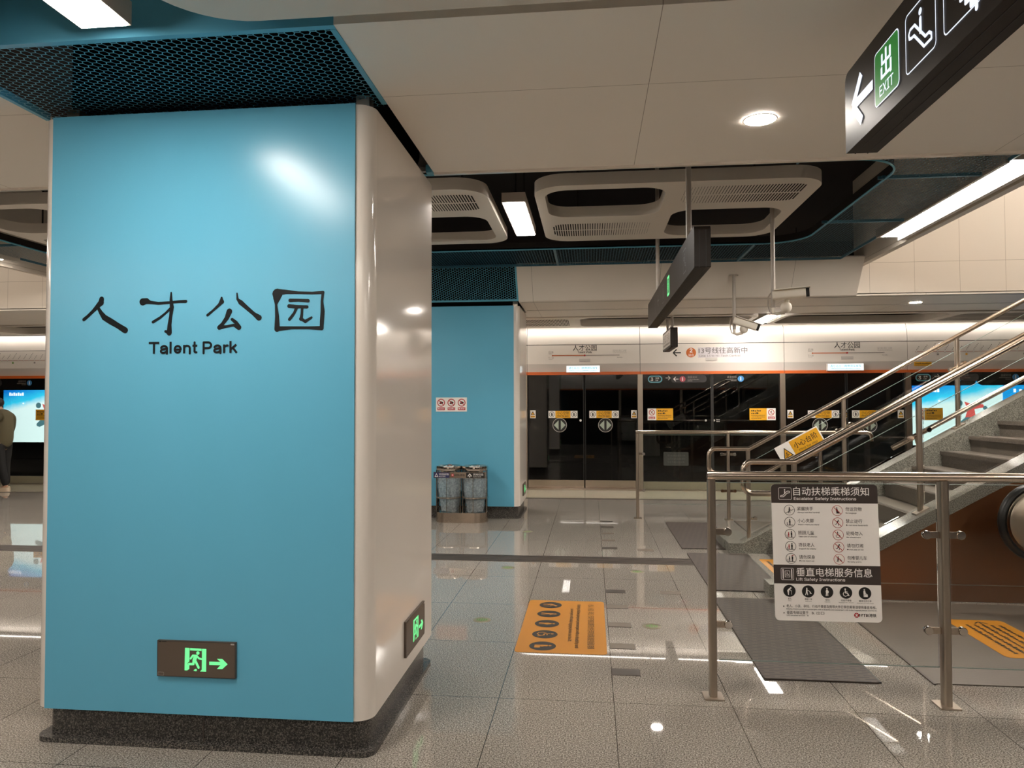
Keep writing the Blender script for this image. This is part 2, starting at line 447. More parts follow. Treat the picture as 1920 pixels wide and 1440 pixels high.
def arrow(c, x, y, s, m, left=True, k=1, wd=.12):
    d = 1 if left else -1
    c.line([(x + d * .5 * s, y), (x - d * .42 * s, y)], wd * s, m, k, False)
    c.line([(x - d * .02 * s, y + .42 * s), (x - d * .45 * s, y), (x - d * .02 * s, y - .42 * s)], wd * s, m, k, False)

# ================================================================== SETTING
struct(B(-24, 16, -1.25, 12.80, -0.25, 0, M_floor).build('floor'))
struct(B(-24, 16, 11.70, 12.80, -0.002, 0.0015, M_edge).build('trim_1'))          # floor by the doors, header reflection painted in as a paler tone
struct(B(-24, 16, 11.60, 11.70, -0.002, 0.002, M_joint).build('trim_2'))
mb = MB(); mb.box(-24, 0.965, 6.955, 7.235, -0.002, 0.003, M_joint)
for k in range(5): mb.box(-24, 0.965, 6.99 + k * .053, 7.0 + k * .053, 0.003, 0.005, M_rubber)
struct(mb.build('trim_3'))
# plenum slab with the two stairwell voids left open
mb = MB(); Z = 4.3
for x0, x1, y0, y1 in ((-24, 16, -1.25, 4.13), (-24, 16, 9.47, 13.4), (-7.25, 3.33, 4.13, 9.47)):
    mb.box(x0, x1, y0, y1, Z, Z + .2, M_dark)
struct(mb.build('ceiling'))
# stairwell voids
def void(i, x0, x1):
    a = B(x0, x1, 9.45, 9.52, 2.86, 6.6, M_voidj); struct(a.build('wall_stairwell_back_%d' % i))
    struct(B(x0, x1, 4.08, 4.15, 2.86, 6.6, M_voidj).build('wall_stairwell_front_%d' % i))
    struct(B(x0, x1, 4.08, 9.52, 6.6, 6.7, M_raft).build('ceiling_stairwell_%d' % i))
    e = x1 if x1 > 0 else x0
    struct(B(e - .05, e + .05, 4.08, 9.52, 2.86, 6.6, M_voidj).build('wall_stairwell_end_%d' % i))
    n = x0 if x1 > 0 else x1; d = 1 if x1 > 0 else -1
    struct(B(n, n + .07 * d, 4.15, 9.45, 3.20, 6.6, M_voidj).build('wall_stairwell_side_%d' % i))
void(1, 3.30, 15.9); void(2, -23.9, -7.12)
# soffit beams above the two column rows
def soffit(name, prof, segs, m):
    mb = MB()
    for x0, x1 in segs: mb.extr(prof, exX, x0, x1, m)
    return struct(mb.build(name, angle=25))
near = [(2.45, 2.84), (4.11, 2.84), (4.13, 2.85), (4.42, 3.27), (4.40, 3.29), (4.09, 2.87), (2.49, 2.87), (2.49, 3.30), (2.45, 3.30)]
soffit('trim_4', near, ((-24, -2.535), (-0.895, 16)), M_soffitj)
soffit('trim_5', [(4.09, 2.845), (4.13, 2.85), (4.42, 3.27), (4.40, 3.29), (4.09, 2.87)], ((-2.535, -0.895),), M_soffitj)
far = [(11.13, 2.84), (9.47, 2.84), (9.45, 2.85), (9.15, 3.27), (9.17, 3.29), (9.49, 2.87), (11.09, 2.87), (11.09, 3.30), (11.13, 3.30)]
soffit('trim_6', [p for p in far], ((-7.12, -2.535), (-0.93, 3.30)), M_cheekj)
flat = [(11.13, 2.84), (9.45, 2.84), (9.45, 2.87), (11.09, 2.87), (11.09, 3.30), (11.13, 3.30)]
soffit('trim_7', flat, ((-24, -7.12), (3.30, 16)), M_cheekj)
soffit('trim_8', [(11.13, 2.84), (10.60, 2.84), (10.60, 2.87), (11.09, 2.87), (11.09, 3.30), (11.13, 3.30)], ((-2.535, -0.93),), M_cheekj)
# bright lips along the soffit edges
mb = MB(); mb.box(-24, -2.535, 4.10, 4.125, 2.828, 2.842, M_white); mb.box(-0.895, 16, 4.10, 4.125, 2.828, 2.842, M_white)
struct(mb.build('trim_9'))
# seams across the flat of the far soffit
mb = MB()
for y in (9.52, 10.35): mb.box(-0.9, 16, y, y + .006, 2.837, 2.841, M_grey)
struct(mb.build('trim_10'))
# dark boxes closing the plenum above the columns
for i, (y0, y1) in enumerate(((3.12, 4.09), (9.50, 10.6))):
    mb = MB(); mb.box(-2.50, -0.93, y0, y1, 3.28, 3.30, M_black)
    struct(mb.build('trim_%d' % (11 + i)))
# tunnel behind the platform doors, opposite platform side behind the camera
mb = MB(); mb.box(-24, 16, 16.2, 16.4, -1.5, 5, M_dark); struct(mb.build('wall_tunnel'))
struct(B(-24, 16, 12.8, 16.4, -1.5, -1.4, M_black).build('floor_track'))
struct(B(-24, 16, 13.05, 16.4, 4.3, 4.4, M_black).build('ceiling_tunnel'))
mb = MB(); mb.box(-24, 16, -1.35, -1.25, 2.07, 4.3, M_hdr); mb.box(-24, 16, -1.35, -1.25, 2.02, 2.07, M_orange)
mb.box(-24, 16, -1.45, -1.28, -.2, 2.02, mat('opposite_door_glass', '#121314', 0.06))
for k in range(18): mb.box(-23.5 + k * 2.23, -23.41 + k * 2.23, -1.28, -1.24, 0, 2.02, M_steel2)
struct(mb.build('wall_front'))
struct(B(-24.2, -24, -1.3, 16.4, -1.5, 6.7, M_soffit).build('wall_left'))
struct(B(16, 16.2, -1.3, 16.4, -1.5, 6.7, M_soffit).build('wall_right'))

# ------------------------------------------------------------------ platform doors at Y = 13
YD = 13.0
EDGE = [-12.52, -10.07, -8.05, -5.60, -3.58, -1.13, 0.868, 3.32, 5.34, 7.79, 9.81]
FR = lambda mb, x, z, y=YD - .012: Canvas(mb, (x, y, z), (1, 0, 0), (0, 0, 1), step=0.0007)
wn = dn = 0
def tri_sign(c, x0, x1, z0, z1):
    c.rect(x0, x1, z0, z1, M_paper, 0); xm = (x0 + x1) / 2; w_ = (x1 - x0)
    c.poly([(xm - w_ * .38, z0 + (z1 - z0) * .42), (xm + w_ * .38, z0 + (z1 - z0) * .42), (xm, z1 - (z1 - z0) * .1)], M_inkb, 1)
    c.poly([(xm - w_ * .22, z0 + (z1 - z0) * .48), (xm + w_ * .22, z0 + (z1 - z0) * .48), (xm, z1 - (z1 - z0) * .24)], M_yellow, 2)
    c.rect(x0 + w_ * .12, x1 - w_ * .12, z0 + (z1 - z0) * .08, z0 + (z1 - z0) * .32, M_yellow, 1)
    c.dashes(x0 + w_ * .16, x1 - w_ * .16, z0 + (z1 - z0) * .14, (z1 - z0) * .1, M_inkb, 2)
def gap_sign(c, xm, zm):
    c.rect(xm - .265, xm + .265, zm - .07, zm + .07, M_inkb, 0, .01); c.rect(xm - .258, xm + .258, zm - .063, zm + .063, M_paper, 1)
    c.rect(xm - .135, xm + .135, zm - .063, zm + .063, M_yellow, 2)
    c.text('小心空隙', xm, zm + .0, .062, M_inkb, 3, 'c', w=.21); c.text('Mind the gaps', xm, zm - .04, .036, M_inkb, 3, 'c', w=.2, bold=.02)
    for d in (-1, 1):
        c.ring(xm + d * .197, zm, .042, .049, M_inkb, 2, 20)
        c.rect(xm + d * .197 - .012, xm + d * .197 + .006, zm - .028, zm + .026, M_inkb, 2); c.rect(xm + d * .197 + .012, xm + d * .197 + .022, zm - .028, zm + .015, M_inkb, 2)
def door_arrow(c, xm, zm):
    c.circ(xm, zm, .127, M_lite, 0); c.circ(xm, zm, .118, M_inkb, 1)
    ma = mat('door_arrow_grey', '#a9b5a8', 0.4)
    for d in (-1, 1): c.poly([(xm + d * .02, zm + .085), (xm + d * .02, zm - .085), (xm + d * .105, zm)][::d], ma, 2)
def warn_panel(c, x0, z0, flip):
    w1, w2 = .15, .29
    a, b = (0, w1) if not flip else (w2, w1 + w2)
    c.rect(x0 + a, x0 + b, z0, z0 + .205, M_paper, 0); xm = x0 + (a + b) / 2
    c.ring(xm, z0 + .135, .042, .053, M_red, 1, 24); man(c, xm, z0 + .135, .085, M_inkb, 'run', 1); c.line([(xm - .033, z0 + .168), (xm + .033, z0 + .102)], .008, M_red, 2)
    c.rect(x0 + a + .02, x0 + b - .02, z0 + .02, z0 + .062, M_red, 1); c.dashes(x0 + a + .03, x0 + b - .03, z0 + .03, .02, M_paper, 2)
    a, b = (w1, w1 + w2) if not flip else (0, w2)
    c.rect(x0 + a, x0 + b, z0, z0 + .205, M_yellow, 0)
    for k in range(2): c.dashes(x0 + a + .03, x0 + a + .19 - .03 * k, z0 + .15 - .043 * k, .03, M_inkb, 1, .3, 3 + k)
    for k in range(3): c.dashes(x0 + a + .03, x0 + a + .26 - .06 * (k == 2), z0 + .078 - .028 * k, .013, M_inkb, 1, .3, 6 + k)
M_cyan = mat('pill_cyan', '#6fb3c4', 0.4); M_pink = mat('temp_red', '#b8505c', 0.4); M_tblue = mat('temp_blue', '#3f86c4', 0.4); M_smoke = mat('smoke_band', '#2e2b2c', 0.3)
for i in range(len(EDGE) - 1):
    x0, x1 = EDGE[i], EDGE[i + 1]; isdoor = i % 2 == 1; xm = (x0 + x1) / 2
    if isdoor:
        dn += 1
        root = bpy.data.objects.new('door_%d' % dn, None); COL.objects.link(root); root.location = (xm, YD, 0); struct(root)
        a, b = x0 + .015, x1 - .04
        for s_ in (0, 1):
            l0, l1 = (a, xm + .01) if s_ == 0 else (xm + .03, b)
            mb = MB(); mb.box(l0 + .01, l1 - .01, YD + .004, YD + .012, .155, 2.02, M_door)
            if xm > -12: 
                c = FR(mb, 0, 0, YD + .003)
                gc = xm + (-.362 if s_ == 0 else .365)
                gap_sign(c, gc, 1.318); door_arrow(c, xm + (-.42 if s_ == 0 else .388), 1.128)
                tri_sign(c, (x0 + .05) if s_ == 0 else (x1 - .16), (x0 + .15) if s_ == 0 else (x1 - .06), 1.25, 1.39)
                if s_ == 0: c.circ(xm - .05, 1.21, .02, M_paper, 1)
            leaf = mb.build('door_leaf', root)
            mb = MB(); mb.box(l0, l0 + .012, YD - .002, YD + .03, .02, 2.02, M_inkb); mb.box(l1 - .012, l1, YD - .002, YD + .03, .02, 2.02, M_inkb)
            mb.build('leaf_frame', root)
            B(l0, l1, YD - .008, YD + .02, .015, .155, M_steel).build('kick_plate', root)
    else:
        wn += 1
        root = bpy.data.objects.new('window_%d' % wn, None); COL.objects.link(root); root.location = (xm, YD, 0); struct(root)
        for xp in (x0, x1):
            pa = xp - .045 if xp == x0 else xp - .08
            B(pa, pa + .085, YD - .06, YD + .03, 0, 2.02, M_steel2).build('post', root)
        a, b = x0 + .045, x1 - .085
        mb = MB(); mb.box(a, b, YD + .004, YD + .012, .14, 2.02, M_door); c = FR(mb, 0, 0, YD + .003)
        if x0 > -14:
            z = 1.935
            c.rect(a + .09, a + .34, z - .062, z + .062, M_cyan, 0, .06); c.rect(a + .11, a + .32, z - .045, z + .045, M_inkb, 1, .044)
            c.text('3', a + .14, z - .03, .085, M_paper, 2, bold=.02); c.text('车厢', a + .22, z + .005, .034, M_paper, 2); c.text('Car', a + .22, z - .03, .036, M_paper, 2)
            arrow(c, a + .44, z + .02, .085, M_lite, False, 1)
            c.rect(a + .49, a + 1.1, z - .06, z + .06, M_smoke, 0, .05); arrow(c, a + .575, z, .09, M_paper, True, 1); c.circ(a + .69, z, .05, M_pink, 1); c.line([(a + .69, z - .025), (a + .69, z + .025)], .015, M_paper, 2)
            c.text('温度适中', a + .775, z + .015, .042, M_grey, 1); c.dashes(a + .775, a + .97, z - .015, .014, M_grey, 1, .3, 4); c.dashes(a + .775, a + .86, z - .04, .014, M_grey, 1, .3, 5)
            c.text('温度较低', b - .71, z + .015, .042, M_grey, 1, 'r'); c.dashes(b - .9, b - .71, z - .015, .014, M_grey, 1, .3, 7); c.dashes(b - .8, b - .71, z - .04, .014, M_grey, 1, .3, 8)
            c.circ(b - .64, z, .052, M_tblue, 1); c.line([(b - .64, z - .025), (b - .64, z + .025)], .015, M_paper, 2)
            warn_panel(c, a + .08, 1.215, False); warn_panel(c, b - .5, 1.215, True)
            c.circ(xm - .1, 1.21, .018, M_lite, 1); c.circ(xm + .04, 1.21, .018, M_lite, 1); c.dashes(xm + .08, xm + .14, 1.215, .018, M_lite, 1); c.dashes(xm + .08, xm + .14, 1.185, .018, M_lite, 1)
            c.rect(a + .35, a + .78, .42, .66, mat('glass_etching', '#3b3c39', 0.4), 0, .02)
            for k in range(3): c.dashes(a + .42, a + .72, .47 + .055 * k, .035, mat('glass_etching_mark', '#4c4e4a', 0.4), 1, .3, 21 + k)
        mb.build('glass_pane', root)
        if i not in (0, 8): B(xm - .012, xm + .035, YD - .004, YD + .03, .14, 2.02, M_inkb).build('mullion', root)
        mb = MB(); mb.box(a, b, YD - .03, YD + .03, 0, .14, mat('base_panel_taupe', '#8f8871', .35))
        mb.build('base_panel', root)
struct(B(-24, 16, 12.80, 13.05, -.06, .012, M_steel2).build('trim_14'))
struct(B(-12.6, -10.0, 13.03, 13.06, 2.02, 4.3, M_dark).build('trim_15'))
struct(B(-24, 16, 13.06, 13.09, 2.02, 4.3, M_dark).build('trim_16'))

# header panels with their printed signs
M_line = mat('route_orange', '#c4632f', 0.4)
where = ['above the far-left advert screen', 'far left, over doors hidden by the blue column', 'over the glass hidden behind the big column, second', 'over the doors hidden behind the big column', 'over the glass hidden behind the far column',
         'showing 人才公园 above the doors right of the far blue column', 'reading 13号线往高新中 with an orange 2 disc', 'showing 人才公园 above the doors behind the stair rails', 'with the long route map above the right-hand advert screen', 'past the right edge of the picture, over the next doors']
for i in range(len(EDGE) - 1):
    x0, x1 = EDGE[i] + .004, EDGE[i + 1] - .004; xm = (x0 + x1) / 2; isdoor = i % 2 == 1
    root = thing('header_panel', 'white platform door header panel ' + where[i], 'header panel', (xm, 12.97, 2.02), 'header panels above the platform doors')
    mb = MB(); Y0 = 12.97
    mb.extr([(Y0, 2.216), (Y0, 2.55), (Y0 + .03, 2.55), (Y0 + .03, 2.216)], exX, x0, x1, M_hdr)
    mb.extr([(Y0 + .012, 2.07), (Y0, 2.216), (Y0 + .03, 2.216), (Y0 + .03, 2.07)], exX, x0, x1, M_band)
    c = Canvas(mb, (0, Y0, 0), (1, 0, 0), (0, 0, 1))
    if isdoor:
        xc = xm + .03
        c.text('人才公园', xc, 2.455, .115, M_inkb, 1, 'c', w=.42, bold=.004); c.text('Talent Park', xc, 2.405, .05, M_inkb, 1, 'c', w=.25, bold=.02)
        c.rect(xc - .57, xc, 2.357, 2.373, M_line, 1); c.rect(xc, xc + .6, 2.36, 2.371, mat('route_grey', '#7d7470', 0.4), 1)
        c.circ(xc, 2.365, .016, M_red, 2); c.circ(xc - .57, 2.365, .013, M_line, 2); c.circ(xc + .6, 2.365, .012, M_lite, 2)
        c.text('后海', xc - .6, 2.408, .046, M_grey, 1, 'c'); c.dashes(xc - .64, xc - .57, 2.39, .01, M_grey, 1); c.text('下一站', xc - .6, 2.312, .034, M_grey, 1, 'c'); c.dashes(xc - .64, xc - .57, 2.295, .009, M_grey, 1)
        c.text('深圳湾口岸', xc + .61, 2.42, .05, M_lite, 1, 'c'); c.dashes(xc + .5, xc + .74, 2.4, .012, M_lite, 1); c.dashes(xc + .57, xc + .67, 2.315, .018, M_lite, 1)
    elif i in (0, 8):
        zx = 2.37
        c.rect(x0 + .12, x1 - .1, zx - .004, zx + .006, mat('route_pale_red', '#b98b82', 0.4), 1)
        for k in range(20):
            xx = x0 + .14 + k * (x1 - x0 - .28) / 19; c.circ(xx, zx, .011, M_paper, 2, 10); c.ring(xx, zx, .009, .013, M_grey, 3, 10)
            for q in range(3 + k % 3): c.rect(xx + q * .017, xx + q * .017 + .013, zx + .03 + q * .024, zx + .047 + q * .024, M_grey, 1)
            if k % 4 == 3: c.rect(xx - .015, xx + .02, zx - .06, zx - .03, (M_grey, M_yellow, M_leaf)[k % 3], 1)
        c.rect(x0 + .1, x0 + .38, 2.13, 2.2, M_yellow, 1); c.dashes(x0 + .12, x0 + .36, 2.165, .02, M_inkb, 2); c.dashes(x0 + .12, x0 + .36, 2.14, .015, M_inkb, 2)
    else:
        xo = x0 - .868
        arrow(c, xo + 1.50, 2.395, .14, M_inkb, True, 1, .15)
        c.circ(xo + 1.745, 2.395, .085, mat('disc_orange', '#c7692c', 0.4), 1); c.text('2', xo + 1.745, 2.4, .1, M_paper, 2, 'c', bold=.03); c.text('站台', xo + 1.745, 2.335, .05, M_paper, 2, 'c')
        c.rect(xo + 1.86, xo + 2.73, 2.305, 2.485, mat('sign_film_lilac', '#cfc8cc', 0.35), 0)
        c.text('13号线往高新中', xo + 1.875, 2.385, .115, mat('print_slate', '#5b5553', 0.4), 1, w=.825, bold=.006); c.text('Line 13 to Hi-Tech Central', xo + 1.89, 2.32, .05, M_grey, 1, w=.69, bold=.02)
    if isdoor or i == 6:
        bx = xm + (.03 if isdoor else .0)
        mb.box(bx - .1, bx + .1, Y0 - .012, Y0, 2.25, 2.305, M_band)
        c.rect(bx - .09, bx + .09, 2.258, 2.262, M_grey, 30)
    mb.build('sign_panel', root)
    B(x0, x1, 12.955, 12.99, 2.02, 2.07, M_orange).build('orange_strip', root)
    pr = [(12.97, 2.56)] + [(12.97 + .16 * (1 - math.cos(q)) * .9, 2.56 + .36 * math.sin(q)) for q in [k * math.pi / 2 / 8 for k in range(1, 9)]]
    prof = pr + [(p[0] + .02, p[1]) for p in reversed(pr)]
    mb = MB(); mb.extr(prof, exX, x0, x1, M_hdr); mb.build('upper_cover', root, angle=60)

# LED queue boards
def led(x, lab):
    root = thing('led_board', lab, 'display', (x, 12.95, 2.06), 'queue boards on the door headers')
    hs = B(x - .30, x + .30, 12.90, 12.955, 2.058, 2.182, M_hdr).build('housing', root)
    mb = MB(); mb.box(x - .29, x + .29, 12.897, 12.9, 2.066, 2.175, M_led); c = Canvas(mb, (0, 12.897, 0), (1, 0, 0), (0, 0, 1))
    c.text('请在站台门两侧排队候车', x, 2.117, .05, M_ledtext, 1, 'c', w=.51, bold=.01); c.dashes(x - .24, x + .24, 2.085, .014, M_ledtext, 1, .35, 5)
    mb.build('screen', root)
led(-.13, 'small white lit queue board above the doors right of the far blue column')
led(4.31, 'small white lit queue board above the doors behind the stair rails')

# advert screens behind the fixed glass
def advert(x0, x1, z0, z1, lab, extra):
    m = mat('advert_sky_%d' % (x0 > 0), '#30b4ea', 0.4); b = m.node_tree.nodes['Principled BSDF']
    sx = N(m, 'ShaderNodeSeparateXYZ'); LK(m, pos(m), sx.inputs[0])
    t = math_(m, 'ADD', math_(m, 'MULTIPLY', math_(m, 'SUBTRACT', sx.outputs[2], z0), 1 / (z1 - z0)), math_(m, 'MULTIPLY', math_(m, 'SUBTRACT', sx.outputs[0], x0), -.22))
    c_ = ramp(m, math_(m, 'ADD', t, math_(m, 'MULTIPLY', noise(m, pos(m), 5, 4), .12)), [(0.0, lin('#dcf7f2')), (.62, lin('#dff9f6')), (.76, lin('#35cdf0')), (1.0, lin('#0a78d6'))])
    LK(m, c_, b.inputs['Base Color']); LK(m, c_, b.inputs['Emission Color']); b.inputs['Emission Strength'].default_value = 0.95
    mw_ = mat('advert_white', '#f4fbff', emit=1.1, ecol='#f4fbff'); mr = mat('advert_coral', '#e2625c', emit=.8, ecol='#e2625c'); mg = mat('advert_teal_grey', '#5f8f96', emit=.6, ecol='#5f8f96'); mbl = mat('advert_blue', '#1497e0', emit=1.0, ecol='#1497e0')
    mb = MB(); mb.box(x0, x1, YD + .03, YD + .06, z0, z1, m); c = Canvas(mb, (0, YD + .03, 0), (1, 0, 0), (0, 0, 1))
    for xb in (x0 + 1.02,):
        mb.poly([c.P(xb - .09, z1, 0), c.P(xb + .09, z1, 0), c.P(xb + .025, z1 + .03, 0), c.P(xb, z1 + .08, 0), c.P(xb - .025, z1 + .03, 0)], m)
    for k in range(7): c.rect(x0 + .12 + k * .045, x0 + .155 + k * .045, z1 - .11, z1 - .05 - .015 * (k % 2), mw_, 1)
    xs, zs = x0 + .78, z1 - .34
    if xs + .3 < x1 + .4:
        c.circ(xs - .04, zs + .04, .055, mg, 2); c.poly([(xs + .04, zs + .07), (xs + .14, zs + .03), (xs + .34, zs + .02), (xs + .36, zs - .03), (xs + .2, zs - .06), (xs + .22, zs - .2), (xs + .05, zs - .2), (xs + .09, zs - .07)], mr, 2)
        c.circ(xs + .37, zs - .04, .035, mg, 2); c.poly([(xs + .05, zs - .2), (xs + .22, zs - .19), (xs + .16, zs - .3), (xs - .02, zs - .38), (xs - .06, zs - .3)], mg, 2); c.circ(xs - .04, zs - .33, .035, mg, 2)
        c.circ(x0 + .42, z1 - .26, .016, mw_, 2)
    if extra:
        c.rect(x0 + 1.43, x1, z0, z1, mbl, 3)
        for k in range(6): c.rect(x0 + 1.6 + k * .09, x0 + 1.64 + k * .09, z1 - .12, z1 - .06 - .01 * (k % 3), mw_, 4)
    return tag(mb.build('advert_screen'), lab, 'advert screen', 'bright blue adverts behind the platform glass')
advert(-11.36, -10.16, .79, 1.80, 'glowing blue and white advert behind glass at the far left, beside the person', False)
advert(5.44, 7.65, .79, 1.80, 'glowing blue advert of a red-jacketed snowboarder seen through the stair rails', True)

# ================================================================== COLUMNS
PLB = rrect
def column(y0, y1, lab, near):
    x0, x1 = -2.48, -0.93
    root = thing('station_column', lab, 'column', ((x0 + x1) / 2, (y0 + y1) / 2, 0))
    mb = MB(); mb.extr(rrect(x0 + .03, x1 - .03, y0 + .05, y1 - .02, .06), exZ, 0, .158, M_plinth)
    mb.extr(rrect(x0 - .005, x1 + .005, y0 + .015, y1 + .01, .06), exZ, 0, .022, M_plinth)
    if near: mb.box(-1.702, -1.698, y0 + .047, y0 + .051, .022, .158, M_joint)
    mb.build('plinth', root)
    # white casing as a rounded ring open at the front for the blue panel
    r = .075; o = []
    pts = rrect(x0, x1, y0, y1, r, 8); nb = 9
    pts = [(x0 if px_ < -1.7 else x1, y1) if py_ > y1 - r - .001 else (px_, py_) for px_, py_ in pts]; pts = [p for k, p in enumerate(pts) if k == 0 or p != pts[k - 1]]
    mb = MB(); mb.extr(pts, exZ, .16, 2.80, M_white); mb.build('casing', root, angle=20)
    ya = y0 - .008
    mb = MB(); mb.box(-2.413, -1.005, ya, y0 + .01, .16, 2.803, M_blue)
    c = Canvas(mb, (0, ya, 0), (1, 0, 0), (0, 0, 1), lift=.0008)
    if near:
        A = lambda cx, cy: (.00077583 * cx + .0000128 * cy - 2.49664 - 5.33e-9 * cx * cy, -.00001767 * cx - .00075506 * cy + 2.127474 + 1.9213e-8 * cx * cy)
        def st(pts):
            c.brush([(*A(x, y), wd * .00077) for x, y, wd in pts], M_ink, 1)
        st([(424, 196, 30), (420, 218, 36), (398, 240, 27), (372, 268, 20), (340, 298, 19), (314, 319, 20)])
        st([(398, 240, 16), (418, 276, 24), (440, 306, 34), (480, 330, 36), (525, 356, 32), (568, 383, 36)])
        st([(676, 213, 42), (700, 208, 34), (722, 216, 20), (770, 222, 17), (840, 217, 16), (900, 211, 16), (936, 210, 18)])
        st([(848, 158, 10), (847, 200, 18), (852, 245, 26), (845, 300, 20), (838, 350, 24), (836, 398, 32)]); st([(836, 400, 30), (826, 394, 20), (814, 390, 16)])
        st([(846, 250, 16), (815, 280, 13), (780, 308, 15), (738, 334, 17)])
        st([(1150, 188, 12), (1150, 212, 28), (1136, 230, 18), (1100, 264, 13), (1066, 293, 16)])
        st([(1241, 162, 9), (1244, 196, 15), (1262, 216, 28), (1300, 250, 24), (1340, 285, 22), (1370, 308, 34)])
        st([(1196, 270, 34), (1180, 310, 26), (1155, 345, 20), (1136, 366, 26)]); st([(1136, 367, 26), (1180, 360, 14), (1220, 352, 16), (1252, 366, 30)]); st([(1212, 318, 18), (1234, 336, 22), (1250, 362, 28)])
        st([(1478, 165, 60), (1475, 190, 44), (1470, 230, 14), (1476, 300, 24), (1476, 376, 32)]); st([(1478, 155, 38), (1530, 153, 24), (1600, 158, 15), (1680, 160, 15), (1742, 156, 18)])
        st([(1742, 156, 16), (1736, 210, 15), (1740, 270, 24), (1736, 330, 24), (1734, 372, 22)]); st([(1476, 374, 28), (1560, 368, 17), (1660, 368, 16), (1734, 370, 24)])
        st([(1552, 204, 20), (1600, 203, 17), (1656, 206, 20)]); st([(1546, 238, 22), (1590, 242, 20), (1650, 243, 18)])
        st([(1590, 246, 17), (1576, 280, 15), (1548, 318, 17)]); st([(1622, 246, 14), (1620, 285, 16), (1616, 315, 24), (1640, 330, 20), (1676, 306, 12)])
        p0 = A(712, 528); p1 = A(1240, 524)
        def arcp(cx, cy, rx, ry, a0, a1, n=10): return [(cx + rx * math.cos(math.radians(a0 + (a1 - a0) * i / n)), cy + ry * math.sin(math.radians(a0 + (a1 - a0) * i / n))) for i in range(n + 1)]
        # bold grotesque letters drawn as strokes, cap height 1
        GL = {'T': (.78, [[(.0, .91), (.74, .91)], [(.37, .0), (.37, .91)]]),
              'a': (.66, [arcp(.30, .44, .21, .20, 165, 0) + [(.51, .0)], [(.51, .42), (.26, .37)] + arcp(.25, .21, .17, .15, 95, 270, 8) + [(.38, .09), (.51, .22)]]),
              'l': (.29, [[(.1, .0), (.1, 1.0)]]),
              'e': (.66, [[(.11, .33), (.52, .33)] + arcp(.31, .35, .21, .28, 0, 320, 16)]),
              'n': (.66, [[(.1, .0), (.1, .72)], [(.1, .40)] + arcp(.30, .44, .20, .20, 170, 0) + [(.50, .0)]]),
              't': (.42, [[(.02, .64), (.36, .64)], [(.17, .92), (.17, .18)] + arcp(.27, .18, .10, .10, 180, 290, 6)]),
              ' ': (.28, []),
              'P': (.76, [[(.1, .0), (.1, .91), (.40, .91)] + arcp(.40, .67, .22, .24, 90, -90) + [(.1, .43)]]),
              'r': (.44, [[(.1, .0), (.1, .72)], [(.1, .36)] + arcp(.31, .40, .21, .23, 165, 80, 6)]),
              'k': (.62, [[(.1, .0), (.1, 1.0)], [(.50, .70), (.13, .32)], [(.26, .44), (.54, .0)]])}
        tot = sum(GL[ch][0] for ch in 'Talent Park') - .08; xx = p0[0]; sx_ = (p1[0] - p0[0]) / tot; sy_ = .0525
        for ch in 'Talent Park':
            for ln in GL[ch][1]:
                q = [(xx + a * sx_, p0[1] + .003 + b * sy_) for a, b in ln]; c.line(q, .0098, M_ink, 2, len(q) > 2)
            xx += GL[ch][0] * sx_
    mb.build('blue_panel', root, smooth=False)['label'] = 'blue front panel lettered 人才公园 Talent Park' if near else 'plain blue front panel'
    for xb in (-2.36, -.99): B(xb - .03, xb + .03, y0 + .05, y0 + .11, 2.80, 2.86, M_steel2).build('bracket', root)
    mb = MB(); mb.box(x0 + .06, x1 - .06, y0 + .12, y1 - .06, 2.80, 3.28, M_black); mb.build('core', root)
    return root
column(3.03, 4.205, 'large blue and white column in front, lettered 人才公园 Talent Park', True)
column(9.53, 10.55, 'blue and white column further back, behind the twin litter bins', False)

# exit signs
def exit_art(c, sx, sy, ox, oy):
    T = lambda pts: [(ox + (a - 190) * sx, oy + (805 - b) * sy) for a, b in pts]
    c.poly(T([(748, 224), (838, 226), (838, 492), (806, 520), (800, 548), (836, 570), (836, 640), (795, 672), (742, 672)]), M_glow, 1)
    c.poly(T([(848, 226), (1076, 232), (1076, 278), (848, 272)]), M_glow, 1)
    c.poly(T([(1085, 232), (1172, 234), (1172, 684), (1050, 684), (1085, 648)]), M_glow, 1)
    cx, cy = T([(1005, 320)])[0]; c.circ(cx, cy, 33 * sx, M_glow, 1, 20)
    for pts, wd in (([(985, 372), (905, 372), (862, 435)], 36), ([(985, 378), (1030, 425), (1075, 436)], 36), ([(958, 395), (935, 470)], 74), ([(925, 470), (918, 540), (832, 542)], 46), ([(960, 480), (1022, 606)], 46)):
        c.line(T(pts), wd * sx, M_glow, 2)
    c.poly(T([(920, 672), (950, 638), (975, 632), (992, 655), (975, 682)]), M_glow, 1)
    c.poly(T([(1232, 480), (1455, 480), (1385, 420), (1490, 420), (1595, 520), (1490, 620), (1385, 620), (1455, 545), (1232, 545)]), M_glow, 1)
